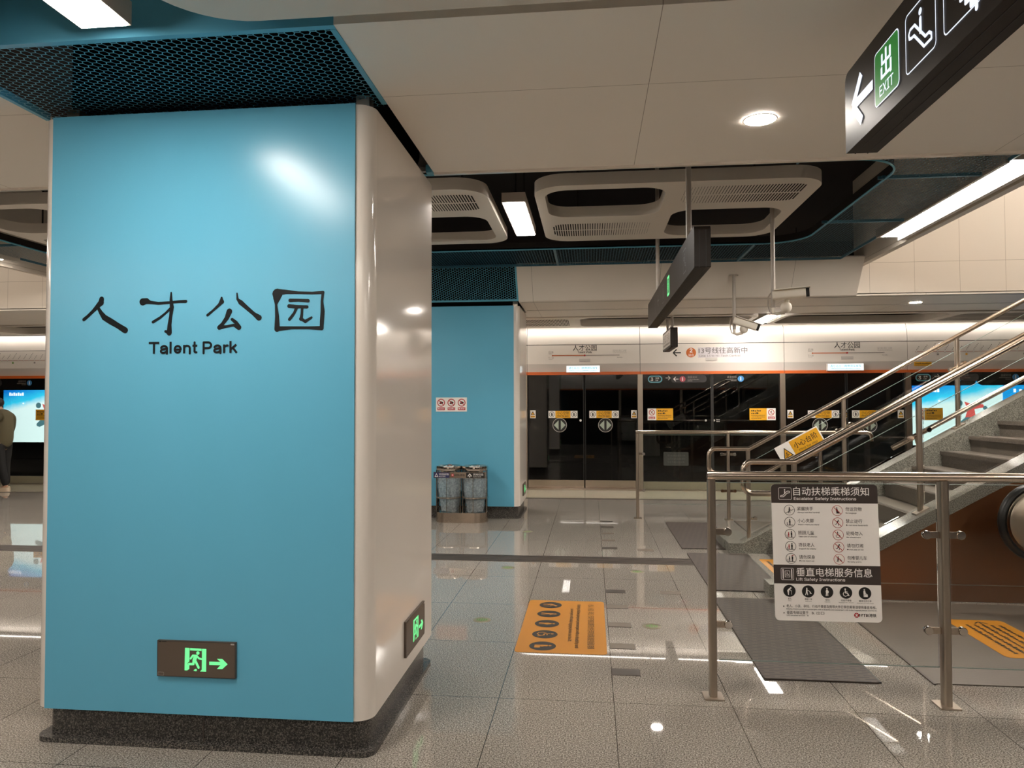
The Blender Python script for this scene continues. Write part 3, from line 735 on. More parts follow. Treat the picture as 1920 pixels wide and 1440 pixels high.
def exit_sign(o, u, v, wd, ht, lab):
    mb = MB(); c = Canvas(mb, o, u, v, lift=0)
    pts = [(0, 0), (wd, 0), (wd, ht), (0, ht)]
    n = c.n; k = [c.o + c.u * a + c.v * b for a, b in pts]
    mb.add([p for p in k] + [p + n * .012 for p in k], [(3, 2, 1, 0), (4, 5, 6, 7), (0, 1, 5, 4), (1, 2, 6, 5), (2, 3, 7, 6), (3, 0, 4, 7)], M_exit)
    c.lift = .0125
    c.frame(0, wd, 0, ht, .001, .003, M_brown, 0)
    exit_art(c, wd / 1555, ht / 712, 0, 0)
    c.rect(wd * .94, wd * .985, ht * .93, ht * .975, M_lite, 1); c.rect(wd * .02, wd * .05, ht * .955, ht * .985, M_inkb, 1); c.rect(wd * .06, wd * .12, ht * .965, ht * .985, M_inkb, 1)
    c.frame(wd * .01, wd * .09, ht * .02, ht * .12, .002, .002, M_grey, 1)
    return tag(mb.build('exit_sign', smooth=False), lab, 'exit sign', 'green running-man exit signs low on the columns')
exit_sign((-1.877, 3.0215, .326), (1, 0, 0), (0, 0, 1), .356, .1535, 'brown exit sign with green running man, low on the big blue panel')
exit_sign((-.9295, 3.575, .240), (0, 1, 0), (0, 0, 1), .40, .178, 'exit sign low on the white side of the near column')
exit_sign((-.9295, 9.92, .25), (0, 1, 0), (0, 0, 1), .36, .16, 'small exit sign low on the white side of the far column')
# prohibition notice on the far column
mb = MB(); mb.box(-2.044, -1.628, 9.514, 9.5215, 1.405, 1.592, M_paper); c = Canvas(mb, (-2.044, 9.514, 1.405), (1, 0, 0), (0, 0, 1))
for k in range(3):
    xx = .07 + .138 * k
    c.ring(xx, .118, .041, .052, M_red, 1); c.poly([(xx - .025, .1), (xx + .02, .1), (xx + .03, .125), (xx - .01, .14)], M_inkb, 1); c.line([(xx - .034, .152), (xx + .034, .084)], .009, M_red, 2)
    c.rect(xx - .05, xx + .05, .018, .055, M_red, 1); c.dashes(xx - .04, xx + .04, .03, .016, M_paper, 2, .3, k)
tag(mb.build('prohibition_notice', smooth=False), 'small white notice with three red prohibition circles on the far blue column', 'notice')

# ================================================================== HEX GRILLES
def hexcells(x0, x1, y0, y1, a, wall, keep=None):
    """flat-top hexagon rings covering a rectangle: list of (outer, inner)"""
    cells = []; dx = 1.5 * a; dy = math.sqrt(3) * a; i = 0; x = x0
    ang = [math.radians(60 * k) for k in range(6)]
    while x < x1 + a:
        y = y0 + (dy / 2 if i % 2 else 0)
        while y < y1 + dy / 2:
            if keep is None or keep(x, y):
                cells.append((x, y))
            y += dy
        x += dx; i += 1
    return cells, [(math.cos(q), math.sin(q)) for q in ang]
def hexmesh(mb, x0, x1, y0, y1, a, wall, fn, m, keep=None, clip=True):
    cells, hx = hexcells(x0, x1, y0, y1, a, wall, keep); vs = []; fs = []
    cl = (lambda v, lo, hi: min(max(v, lo), hi)) if clip else (lambda v, lo, hi: v)
    for (x, y) in cells:
        k = len(vs)
        for rr in (a, a - wall):
            for cx, cy in hx: vs.append(fn((cl(x + cx * rr, x0, x1), cl(y + cy * rr, y0, y1))))
        for j in range(6): fs.append((k + j, k + (j + 1) % 6, k + 6 + (j + 1) % 6, k + 6 + j))
    mb.add(vs, fs, m)
# near column: flat grille in the soffit
root = thing('mesh_ceiling_panel', 'blue honeycomb mesh panel in the soffit above the big front column', 'ceiling grille', (-1.715, 2.78, 2.84), 'blue honeycomb panels above the columns')
mb = MB(); hexmesh(mb, -2.515, -.915, 2.475, 3.16, .0196, .0022, lambda p: (p[0], p[1], 2.842), M_mesh)
mb.build('mesh', root, smooth=False)
mb = MB(); mb.box(-2.535, -.895, 2.45, 2.478, 2.838, 2.87, M_blue); mb.box(-2.535, -.895, 2.45, 2.458, 2.8701, 3.30, M_blue); mb.build('fascia', root)
mb = MB(); mb.box(-.917, -.8955, 2.478, 3.13, 2.836, 2.87, M_blue); mb.box(-2.5345, -2.513, 2.478, 3.13, 2.836, 2.87, M_blue); mb.box(-.93, -.8955, 4.05, 4.12, 2.825, 2.87, M_blue); mb.build('side_frame', root)
# far column: grille on the sloping cheek
root = thing('mesh_ceiling_panel', 'blue honeycomb mesh panel on the sloping soffit above the far column', 'ceiling grille', (-1.73, 9.3, 2.84), 'blue honeycomb panels above the columns')
def chk(p): 
    t = p[1]; return (p[0], 9.45 - .30 * t / .516, 2.85 + .42 * t / .516)
mb = MB(); hexmesh(mb, -2.52, -.955, .02, .50, .0196, .0022, chk, M_mesh); mb.build('mesh', root, smooth=False)
mb = MB()
for (a0, b0, a1, b1) in ((-.955, 0, -.93, .516), (-2.54, 0, -2.52, .516), (-2.52, .498, -.955, .516), (-2.52, 0, -.955, .02)):
    q = [chk((a0, b0)), chk((a1, b0)), chk((a1, b1)), chk((a0, b1))]; mb.add(q + [(p[0], p[1] + .02, p[2] + .012) for p in q], [(0, 1, 2, 3), (7, 6, 5, 4), (0, 4, 5, 1), (1, 5, 6, 2), (2, 6, 7, 3), (3, 7, 4, 0)], M_mesh)
mb.build('side_frame', root)
# ceiling mesh around the opening over the middle of the platform
OX0, OX1, OY0, OY1, OR = -6.20, 2.29, 5.41, 8.17, .40
def in_open(x, y):
    dx = max(OX0 + OR - x, x - (OX1 - OR), 0); dy = max(OY0 + OR - y, y - (OY1 - OR), 0)
    return math.hypot(dx, dy) < OR and OX0 < x < OX1 and OY0 < y < OY1
def ring_panel(x0, x1, y0, y1, lab):
    mb = MB(); hexmesh(mb, x0 + .012, x1 - .012, y0 + .012, y1 - .012, .0215, .0026, lambda p: (p[0], p[1], 3.25), M_mesh2, keep=lambda x, y: not in_open(x, y))
    for q in ((x0, x1, y0, y0 + .014), (x0, x1, y1 - .014, y1), (x0, x0 + .014, y0, y1), (x1 - .014, x1, y0, y1)):
        n = 10
        for k in range(n):
            xa = q[0] + (q[1] - q[0]) * k / n if q[1] - q[0] > .1 else q[0]; xb = q[0] + (q[1] - q[0]) * (k + 1) / n if q[1] - q[0] > .1 else q[1]
            ya = q[2] + (q[3] - q[2]) * k / n if q[3] - q[2] > .1 else q[2]; yb = q[2] + (q[3] - q[2]) * (k + 1) / n if q[3] - q[2] > .1 else q[3]
            if not in_open((xa + xb) / 2, (ya + yb) / 2): mb.box(xa, xb, ya, yb, 3.245, 3.27, M_mesh2)
    return tag(mb.build('mesh_ceiling_strip', smooth=False), lab, 'ceiling grille', 'blue mesh strips around the ceiling opening')
ring_panel(-.40, 1.80, 8.17, 9.15, 'blue mesh ceiling strip right of the far column, behind the hanging sign')
ring_panel(-2.60, -.40, 8.17, 9.15, 'blue mesh ceiling strip straight above the far blue column')
ring_panel(-4.80, -2.60, 8.17, 9.15, 'blue mesh ceiling strip hidden mostly behind the big front column')
ring_panel(-6.80, -4.80, 7.30, 9.15, 'blue mesh ceiling corner at the left edge, beside the far-left strip light')
ring_panel(1.80, 3.02, 7.30, 9.15, 'blue mesh ceiling corner panel at the far end of the right strip light')
ring_panel(1.90, 3.02, 5.90, 7.30, 'middle blue mesh ceiling panel along the right strip light')
ring_panel(1.50, 3.02, 4.43, 5.90, 'blue mesh ceiling corner panel nearest the camera, left of the right strip light')
mb = MB(); mb.tube([(p[0], p[1], 3.25) for p in rrect(OX0, OX1, OY0, OY1, OR, 10)], .009, M_mesh, 8, closed=True)
lp = rrect(OX0, OX1, OY0, OY1, OR, 10); n = len(lp)
mb.add([(p[0], p[1], 3.25) for p in lp] + [(p[0], p[1], 3.33) for p in lp], [(i, (i + 1) % n, n + (i + 1) % n, n + i) for i in range(n)], M_dark)
struct(mb.build('trim_17'))

# ================================================================== FLOATING CEILING RAFTS
def slots(c, x0, x1, y0, y1, px, m, fade=None, r=.12):
    y = y0; row = 0; sl = (y1 - y0 - .03) / 2
    for row in range(2):
        ya = y0 + row * (sl + .03); x = x0
        while x < x1:
            e = 1.0
            d = min(x - x0, x1 - x); 
            inset = 0 if d > r else r - math.sqrt(max(r * r - (r - d) ** 2, 0))
            wv = px * .5 if fade is None else px * .5 * max(.18, fade((x - x0) / (x1 - x0)))
            yb0, yb1 = (ya + inset * .8, ya + sl) if row == 0 else (ya, ya + sl - inset * .8)
            if yb1 - yb0 > .03: c.rect(x, x + wv, yb0, yb1, m, 0)
            x += px
def raft(x0, x1, y0, y1, z, t, ops, vents, lab, group, r=.26):
    root = thing('ceiling_raft', lab, 'ceiling panel', ((x0 + x1) / 2, (y0 + y1) / 2, z), group)
    mb = MB(); holed(mb, [rrect(x0, x1, y0, y1, r, 10)] + [rrect(*o, .2, 8)[::-1] for o in ops], z, z + t, M_raft)
    mb.build('raft_panel', root, angle=40)
    for (a, b, p, q, fade) in vents:
        mb = MB(); c = Canvas(mb, (0, 0, z), (1, 0, 0), (0, -1, 0), lift=.0008)
        c.rect(a, b, -q, -p, M_raft, 0, min(.14, (q - p) / 2.2)); c.lift = .0014
        slots(c, a + .02, b - .02, -q + .02, -p - .02, .024, M_dark, fade); mb.build('vent_grille', root, smooth=False)
    for xs in (x0 + .35, x1 - .35):
        MB().cyl((xs, y0 + .15 if not ops else (y0 + y1) / 2 + .0, z + t), (xs, y0 + .15 if not ops else (y0 + y1) / 2, 4.3), .008, M_dark, 8).build('suspension_rod', root)
    return root
def midraft(x, lab):
    return raft(x, x + 2.31, 5.80, 7.80, 3.25, .10, [(x + .085, x + 1.09, 5.93, 6.80), (x + 1.21, x + 2.2, 6.66, 7.66)],
         [(x + .08, x + 1.08, 7.03, 7.58, lambda t: 1.15 - t * 1.1), (x + 1.22, x + 2.22, 5.93, 6.46, lambda t: .1 + t * 1.1)], lab, 'floating rafts over the middle of the platform')
midraft(-.46, 'floating white ceiling raft with two openings above the middle hanging sign')
midraft(-3.17, 'floating white ceiling raft partly hidden by the near column, left of the bright square lamp')
midraft(-5.88, 'floating white ceiling raft at the left edge, beyond the near column')
def sideraft(x0, x1, y0, y1, op, vent, lab, r=.3):
    return raft(x0, x1, y0, y1, 2.83, .12, [op] if op else [], [(*vent, None)] if vent else [], lab, 'floating rafts along the platform doors', r)
sideraft(-2.42, 2.56, 11.20, 12.70, (-.16, 2.48, 11.34, 12.50), (-2.3, -.32, 11.4, 12.4), 'low white ceiling raft over the doors right of the far column, dark opening')
sideraft(2.92, 7.9, 11.20, 12.70, (3.0, 5.35, 11.34, 12.50), (5.5, 7.8, 11.4, 12.4), 'low white ceiling raft over the doors above the stair rails')
sideraft(-7.75, -2.78, 11.20, 12.70, None, (-5.3, -3.0, 11.4, 12.4), 'low white ceiling raft over the doors behind the near column')
sideraft(-13.1, -8.1, 11.20, 12.70, (-10.6, -8.3, 11.34, 12.5), None, 'low white ceiling raft over the doors at the far left')
sideraft(-1.43, 3.55, .75, 2.38, None, None, 'white ceiling raft edge at the top of the picture, right of the near lamp')
sideraft(-6.9, -1.95, .75, 2.38, None, None, 'white ceiling raft corner in the top left corner of the picture')

# ================================================================== LAMPS
def lamp(x0, x1, y0, y1, z, lab, group, hz=.09, m=None):
    root = thing('ceiling_lamp', lab, 'ceiling lamp', ((x0 + x1) / 2, (y0 + y1) / 2, z), group)
    mb = MB(); mb.box(x0 - .012, x1 + .012, y0 - .012, y1 + .012, z + .006, z + hz, M_housing); hs = mb.build('housing', root)
    B(x0, x1, y0, y1, z, z + .006, m or M_lamp).build('diffuser', root)
    for yy in (y0 + .2, y1 - .2): MB().cyl(((x0 + x1) / 2, yy, z + hz), ((x0 + x1) / 2, yy, 4.3), .006, M_dark, 6).build('suspension_rod', root)
G1 = 'rectangular lamps between the floating rafts'
lamp(-.745, -.565, 6.22, 7.44, 3.24, 'bright rectangular ceiling lamp between two rafts, left of the hanging sign', G1)
lamp(-3.46, -3.28, 6.22, 7.44, 3.24, 'rectangular ceiling lamp between rafts, hidden behind the near column', G1)
lamp(-1.765, -1.60, 1.30, 2.34, 2.82, 'rectangular ceiling lamp at the top left, in front of the mesh panel', G1)
lamp(3.70, 3.86, 1.30, 2.34, 2.82, 'rectangular ceiling lamp above the camera, right of the near sign', G1)
lamp(-7.25, -7.08, 1.30, 2.34, 2.82, 'rectangular ceiling lamp over the near aisle, far left outside the picture', G1)
lamp(2.64, 2.83, 11.22, 12.40, 2.82, 'bright rectangular lamp over the platform doors between the two security cameras', G1)
lamp(-2.70, -2.50, 11.22, 12.40, 2.82, 'rectangular lamp over the platform doors, hidden behind the far column', G1)
lamp(-8.02, -7.84, 11.22, 12.40, 2.82, 'rectangular lamp over the platform doors at the far left', G1)
def strip(x0, x1, y0, y1, z, lab, seg, m, group, along='y'):
    root = thing('strip_light', lab, 'strip light', ((x0 + x1) / 2, (y0 + y1) / 2, z), group)
    mb = MB()
    if along == 'y':
        mb.box(x0 - .03, x0, y0 - .03, y1 + .03, z + .0, z + .09, M_housing); mb.box(x1, x1 + .05, y0 - .03, y1 + .03, z - .03, z + .09, M_raft); mb.box(x0, x1, y0 - .03, y1 + .03, z + .02, z + .09, M_housing)
    else: mb.box(x0, x1, y0 - .005, y1 + .015, z + .006, z + .04, M_housing)
    hs = mb.build('channel', root)
    L = (y1 - y0) if along == 'y' else (x1 - x0)
    for k in range(seg):
        a = L * k / seg + .006; b = L * (k + 1) / seg - .006
        (B(x0, x1, y0 + a, y0 + b, z + .004, z + .02, m) if along == 'y' else B(x0 + a, x0 + b, y0, y1, z, z + .006, m)).build('diffuser', root)
G2 = 'strip lights beside the stairwell voids'
strip(3.02, 3.21, 5.60, 7.95, 3.235, 'long bright strip light along the stairwell edge at the right', 2, M_lamp, G2)
strip(-7.00, -6.82, 5.60, 7.95, 3.235, 'strip light at the far left edge beside the column', 2, M_lamp, G2)
G3 = 'strip lights washing the door headers'
for k in range(5):
    x0 = -12.4 + k * 4.47
    strip(x0, x0 + 4.46, 12.86, 12.92, 2.895, 'thin strip light along the door header tops, ' + ('far left end', 'section hidden behind the near column', 'section starting behind the far column', 'above the 13号线 sign and stair rails', 'section past the right edge')[k], 3, M_strip, G3, 'x')
for k in range(3):
    x0 = -9.0 + k * 5.6
    strip(x0, x0 + 5.5, -1.18, -1.10, 2.88, 'strip light over the doors behind the camera, ' + ('left', 'middle', 'right')[k], 3, M_stripf, G3, 'x')
def downlight(x, y, z, r, lab):
    root = thing('downlight', lab, 'downlight', (x, y, z), 'round downlights in the soffits')
    MB().lathe([(r, -.004), (r * 1.08, -.004), (r * 1.1, 0), (r, 0)], (x, y, z), M_raft, 28, cap=False).build('rim', root)
    MB().lathe([(0.0001, -.002), (r, -.002), (r, .001), (0.0001, .001)], (x, y, z), M_down, 28, cap=False).build('lens', root)
downlight(.80, 3.50, 2.838, .072, 'round downlight glowing in the near soffit left of the exit sign')
downlight(4.30, 10.16, 2.838, .072, 'small round downlight in the far soffit above the stair rails')
downlight(.86, 10.05, 2.838, .072, 'small round downlight in the far soffit, hidden behind the middle hanging sign')
downlight(4.24, 3.50, 2.838, .072, 'round downlight in the near soffit, right of the exit sign')
downlight(-6.05, 3.50, 2.838, .072, 'round downlight in the near soffit, left of the big column')
downlight(-6.05, 10.05, 2.838, .072, 'round downlight in the far soffit, left of the far column')
downlight(7.74, 10.16, 2.838, .072, 'round downlight in the far soffit, past the right edge')
G4 = 'added unseen lamps high in the stairwell voids'  # lamps added out of view to brighten the stairwell walls
lamp(4.6, 9.4, 5.5, 5.7, 6.45, 'added unseen linear lamp high in the right stairwell, front row', G4, .1, M_void)
lamp(4.6, 9.4, 7.7, 7.9, 6.45, 'added unseen linear lamp high in the right stairwell, back row', G4, .1, M_void)
lamp(-13, -8.4, 7.7, 7.9, 6.45, 'added unseen linear lamp high in the left stairwell', G4, .1, M_void)

# ================================================================== GLASS BARRIERS
def clamp_part(root, x, y, z, d, L=.06):
    mb = MB(); xs = sorted((x, x + d * L))
    mb.box(xs[0], xs[1], y - .006, y + .006, z - .016, z + .016, M_steel)
    mb.lathe([(.0001, -.014), (.019, -.014), (.021, -.011), (.021, .012), (.0001, .012)], (x + d * L, y, z), M_chrome, 16, 'y', cap=False)
    mb.build('glass_clamp', root)
def barrier(y, posts, xend, lab, loop=False):
    root = thing('glass_barrier', lab, 'barrier', ((posts[0] + xend) / 2, y, 0))
    mb = MB(); pts = [(posts[0] - .02, y, 1.13), (xend, y, 1.13)]
    if loop: pts = [(posts[0] - .02, y, 1.13), (xend - .06, y, 1.13), (xend - .02, y, 1.12), (xend, y, 1.09), (xend, y, 1.02)]
    mb.tube(pts, .0235, M_steel, 18); mb.build('handrail', root)
    for i, x in enumerate(posts):
        mb = MB(); mb.extr(rrect(x - .019, x + .019, y - .03, y + .03, .012, 4), exZ, .006, 1.112, M_steel2)
        pst = mb.build('post', root); MB().extr(rrect(x - .05, x + .05, y - .055, y + .055, .01, 3), exZ, 0, .008, M_steel2).build('base_plate', pst)
        for z in (.843, .37):
            if i > 0: clamp_part(pst, x - .02, y, z, -1)
            if i < len(posts) - 1: clamp_part(pst, x + .02, y, z, 1)
    for a, b in zip(posts[:-1], posts[1:]):
        mb = MB(); mb.box(a + .032, b - .032, y - .005, y + .005, .19, 1.095, M_glass); mb.box(a + .032, b - .032, y - .0052, y + .0052, 1.093, 1.0955, M_glassedge); mb.box(a + .032, b - .032, y - .0052, y + .0052, .1895, .192, M_glassedge)
        mb.build('glass_pane', root)
    return root
barrier(3.86, [.615, 1.745, 2.90, 4.05], 5.2, 'front stainless and glass barrier carrying the white safety notice')
barrier(9.72, [.605, 1.77, 2.92], 3.55, 'low glass barrier further back, in front of the platform doors', True)

# safety notice on the front barrier
ob = Vector((.926, 3.852, .401)); W_, H_ = .5185, .689
mb = MB(); cv = Canvas(mb, ob, (1, 0, .004), (-.0215, 0, 1), step=.0004, lift=.0012)
out = rrect(0, W_, 0, H_, .022, 6)
mb.add([cv.o + cv.u * a + cv.v * b for a, b in out] + [cv.P(a, b, 0) for a, b in out], [list(range(len(out) - 1, -1, -1)), list(range(len(out), 2 * len(out)))] + [(i, (i + 1) % len(out), len(out) + (i + 1) % len(out), len(out) + i) for i in range(len(out))], M_paper)
Lc = lambda cx, cy: (((cx - 667) - (cy - 217) * .0275) * 5.70e-4, (1390 - cy) * 5.88e-4)
top = [p for p in out if p[1] > H_ - .05]; yb = H_ - .0955
cv.poly([(0, yb), (W_, yb)] + [p for p in out if p[1] > H_ - .03 and p[0] > .1] + [p for p in out if p[1] > H_ - .03 and p[0] < .1], M_brown, 1)
cv.rect(0, W_, .186, .281, M_brown, 1)
def T(s, cx, cy, h, m, w=None, al='l', bold=0.): x, y = Lc(cx, cy); cv.text(s, x, y, h, m, 3, al, w, bold)
x, y = Lc(735, 352); cv.frame(x, x + .064, y, y + .061, .006, .0018, M_paper, 2); escalator_icon(cv, x + .032, y + .03, .066, M_paper, 3)
T('自动扶梯乘梯须知', 862, 309, .047, M_paper, .367, bold=.008); T('Escalator Safety Instructions', 866, 354, .0215, M_paper, .303, bold=.014)
x, y = Lc(752, 1042); cv.frame(x, x + .063, y, y + .06, .006, .0018, M_paper, 2); cv.rect(x + .008, x + .013, y + .006, y + .055, M_paper, 3); cv.rect(x + .050, x + .055, y + .006, y + .055, M_paper, 3); cv.frame(x + .019, x + .044, y + .014, y + .047, .001, .002, M_paper, 3); man(cv, x + .0315, y + .03, .026, M_paper, 'wheel', 3)
T('垂直电梯服务信息', 884, 1002, .047, M_paper, .367, bold=.008); T('Lift Safety Instructions', 882, 1046, .0215, M_paper, .237, bold=.014)
rows = [('紧握扶手', 'Always hold the handrail', 'stand'), ('小心夹脚', 'Watch where you stand', 'stand'), ('照顾儿童', 'Take care of children', 'two'), ('搀扶老人', 'Support the elderly', 'two'), ('请勿探身', 'Do not reach out', 'two2')]
rows2 = [('勿运货物', 'No baggage', 'bag'), ('禁止逆行', 'Do not move backwards', 'run'), ('轮椅勿入', 'No wheelchairs', 'wheel'), ('请勿打闹', 'Do not play or run', 'run'), ('勿推婴儿车', 'No baby prams', 'pram')]
for k in range(5):
    x, y = Lc(826 + k * 3.2, 442 + k * 103.8)
    cv.circ(x, y, .0265, M_inkb, 2); cv.circ(x, y, .0243, mat('notice_icon_white', '#f1ebe4', .45), 3)
    a, b, kind = rows[k]
    if kind == 'stand':
        man(cv, x, y, .042, M_inkb, 'walk' if k == 0 else 'stand', 4)
        if k == 0: cv.line([(x - .02, y - .015), (x + .02, y + .004)], .0022, M_inkb, 4)
        else: cv.rect(x - .016, x + .016, y - .016, y - .0135, M_inkb, 4); cv.rect(x - .014, x - .011, y - .016, y, M_inkb, 4)
    else:
        man(cv, x + .006, y, .044, M_inkb, 'stand', 4); man(cv, x - .008, y - .002, .034, M_red if k < 4 else M_inkb, 'stand', 4); cv.rect(x - .017, x + .017, y - .0165, y - .014, M_inkb, 4); cv.rect(x - .017, x - .0145, y - .0165, y - .002, M_inkb, 4)
        if k == 4: cv.line([(x, y + .012), (x + .015, y + .018)], .0022, M_red, 5)
    T(a, 894 + k * 3.4, 442 + k * 103.8, .0215, M_brown, .0775, bold=.0); T(b, 897 + k * 3.4, 466 + k * 103.8, .0095, M_brown, (.108, .102, .09, .083, .072)[k], bold=.01)
    x, y = Lc(1236 + k * 3.2, 443 + k * 103.8); a, b, kind = rows2[k]
    cv.circ(x, y, .0265, M_red, 2); cv.circ(x, y, .0243, mat('notice_icon_white', '#f1ebe4', .45), 3); man(cv, x, y, .042, M_inkb, kind, 4); cv.line([(x - .0165, y + .0165), (x + .0165, y - .0165)], .003, M_red, 6, False)
    T(a, 1305 + k * 3.4, 443 + k * 103.8, .0215, M_brown, .0785 if k < 4 else .094); T(b, 1308 + k * 3.4, 468 + k * 103.8, .0095, M_brown, (.052, .104, .067, .078, .066)[k], bold=.01)
caps = [('老人', 'Elderly', .018, .016), ('携婴儿车', 'With pram', .036, .032), ('孕妇', 'Pregnant', .02, .026), ('行动不便者', 'Passengers with a disability', .05, .072), ('携带大件行李', 'Passengers with bulky luggage', .06, .08)]
for k in range(5):
    x, y = Lc(822 + k * 160.5, 1135 + k * 2.0); cv.circ(x, y, .0303, M_inkb, 2, 32); man(cv, x, y, .054, M_paper, ('cane', 'pram', 'belly', 'wheel', 'bag')[k], 3)
    a, b, w1, w2 = caps[k]; cv.text(a, x, y - .0435, .011, M_brown, 3, 'c', w1); cv.text(b, x, y - .0515, .006, M_brown, 3, 'c', w2)
x, y = Lc(772, 1268); cv.circ(x, y, .0032, M_inkb, 2, 12); x, y = Lc(774, 1325); cv.circ(x, y, .0032, M_inkb, 2, 12)
T('老人、小孩、孕妇、行动不便者及携带大件行李的乘客请使用垂直电梯。', 795, 1274, .0165, M_brown, .436); T('Elderly,children,pregnant,passengers with a disability and passengers with bulky luggage,please use the lift.', 795, 1294, .0085, M_inkb, .438, bold=.012)
T('垂直电梯设置于', 798, 1330, .0165, M_brown, .106); T('B. 出口', 1012, 1330, .0165, M_brown, .06); T('Lift located at Exit   B.', 798, 1348, .0085, M_inkb, .108, bold=.01)
x, y = Lc(1392, 1331); cv.circ(x, y, .0122, M_red, 2); cv.line([(x - .0065, y + .005), (x, y), (x - .0065, y - .005)], .0022, M_paper, 3); cv.line([(x + .0065, y + .005), (x, y), (x + .0065, y - .005)], .0022, M_paper, 3); cv.line([(x, y + .008), (x, y - .008)], .002, M_paper, 3)
T('MTR', 1414, 1343, .022, M_inkb, .045, bold=.02); T('港铁', 1498, 1342, .019, M_inkb, .034, bold=.01)
tag(mb.build('safety_notice', smooth=False), 'white escalator and lift safety notice board on the front glass barrier', 'notice board')

# ================================================================== STAIRCASE
SX, RUN, RISE, NS = 1.81, .267, .1475, 20
SL = .556
stz = lambda X: 1.069 + SL * (X - 3.26)      # top of the stringers
stair = thing('staircase', 'grey granite staircase rising to the right between two escalators', 'staircase', (3.5, 6.8, 0))
for i in range(NS):
    x = SX + i * RUN; z = (i + 1) * RISE
    mb = MB(); mb.box(x, x + RUN + .02, 6.06, 7.55, z - RISE - (0.0 if i == 0 else .02), z - .035, M_step)
    mb.box(x - .018, x + RUN + .01, 6.06, 7.55, z - .035, z, M_step); mb.box(x - .005, x + .03, 6.10, 7.51, z, z + .003, M_joint)
    mb.build('step', stair)
xe = SX + NS * RUN
B(xe, 12.0, 6.06, 7.55, NS * RISE - .2, NS * RISE, M_step).build('upper_landing', stair)
for y0, y1 in ((5.86, 6.06), (7.55, 7.75)):
    x0 = 1.37; x1 = xe + .2
    pr = [(x0, 0), (x0, .1), (1.517, .1), (x1, stz(x1)), (x1, stz(x1) - .32), (1.84, 0)]
    pr = [(x0, .001), (x0, .1), (1.517, .1), (x1, stz(x1)), (x1, stz(x1) - .10), (1.62, .055), (1.62, .001)]
    deep = [(x0, .001), (x0, .1), (1.517, .1), (x1, stz(x1)), (x1, stz(x1) - .38), (2.03, .001)]
    mb = MB(); mb.extr(deep, exY, *((y0 + .04, y1) if y0 < 7 else (y0, y1 - .04)), M_curb); mb.extr(pr, exY, *((y0, y0 + .04) if y0 < 7 else (y1 - .04, y1)), M_curb)
    if y0 > 7: mb.extr([(1.36, .001), (1.36, .1), (1.62, .1), (1.62, .001)], exY, 7.75, 8.3, M_curb)
    mb.build('stringer', stair, angle=20)
    xm = 4.1
    yo = (y0 + .015, y0 + .03) if y0 < 7 else (y1 - .03, y1 - .015)
    mb = MB(); mb.extr([(1.625, .002), (1.625, .056), (x1 - .01, stz(x1) - .105), (x1 - .01, .002)], exY, yo[0], yo[1], M_bronze)
    mb.box(1.63, x1 - .02, yo[0] - .004 if y0 < 7 else yo[1], yo[0] if y0 < 7 else yo[1] + .004, .125, .131, M_steel2)
    mb.build('side_panel', stair)
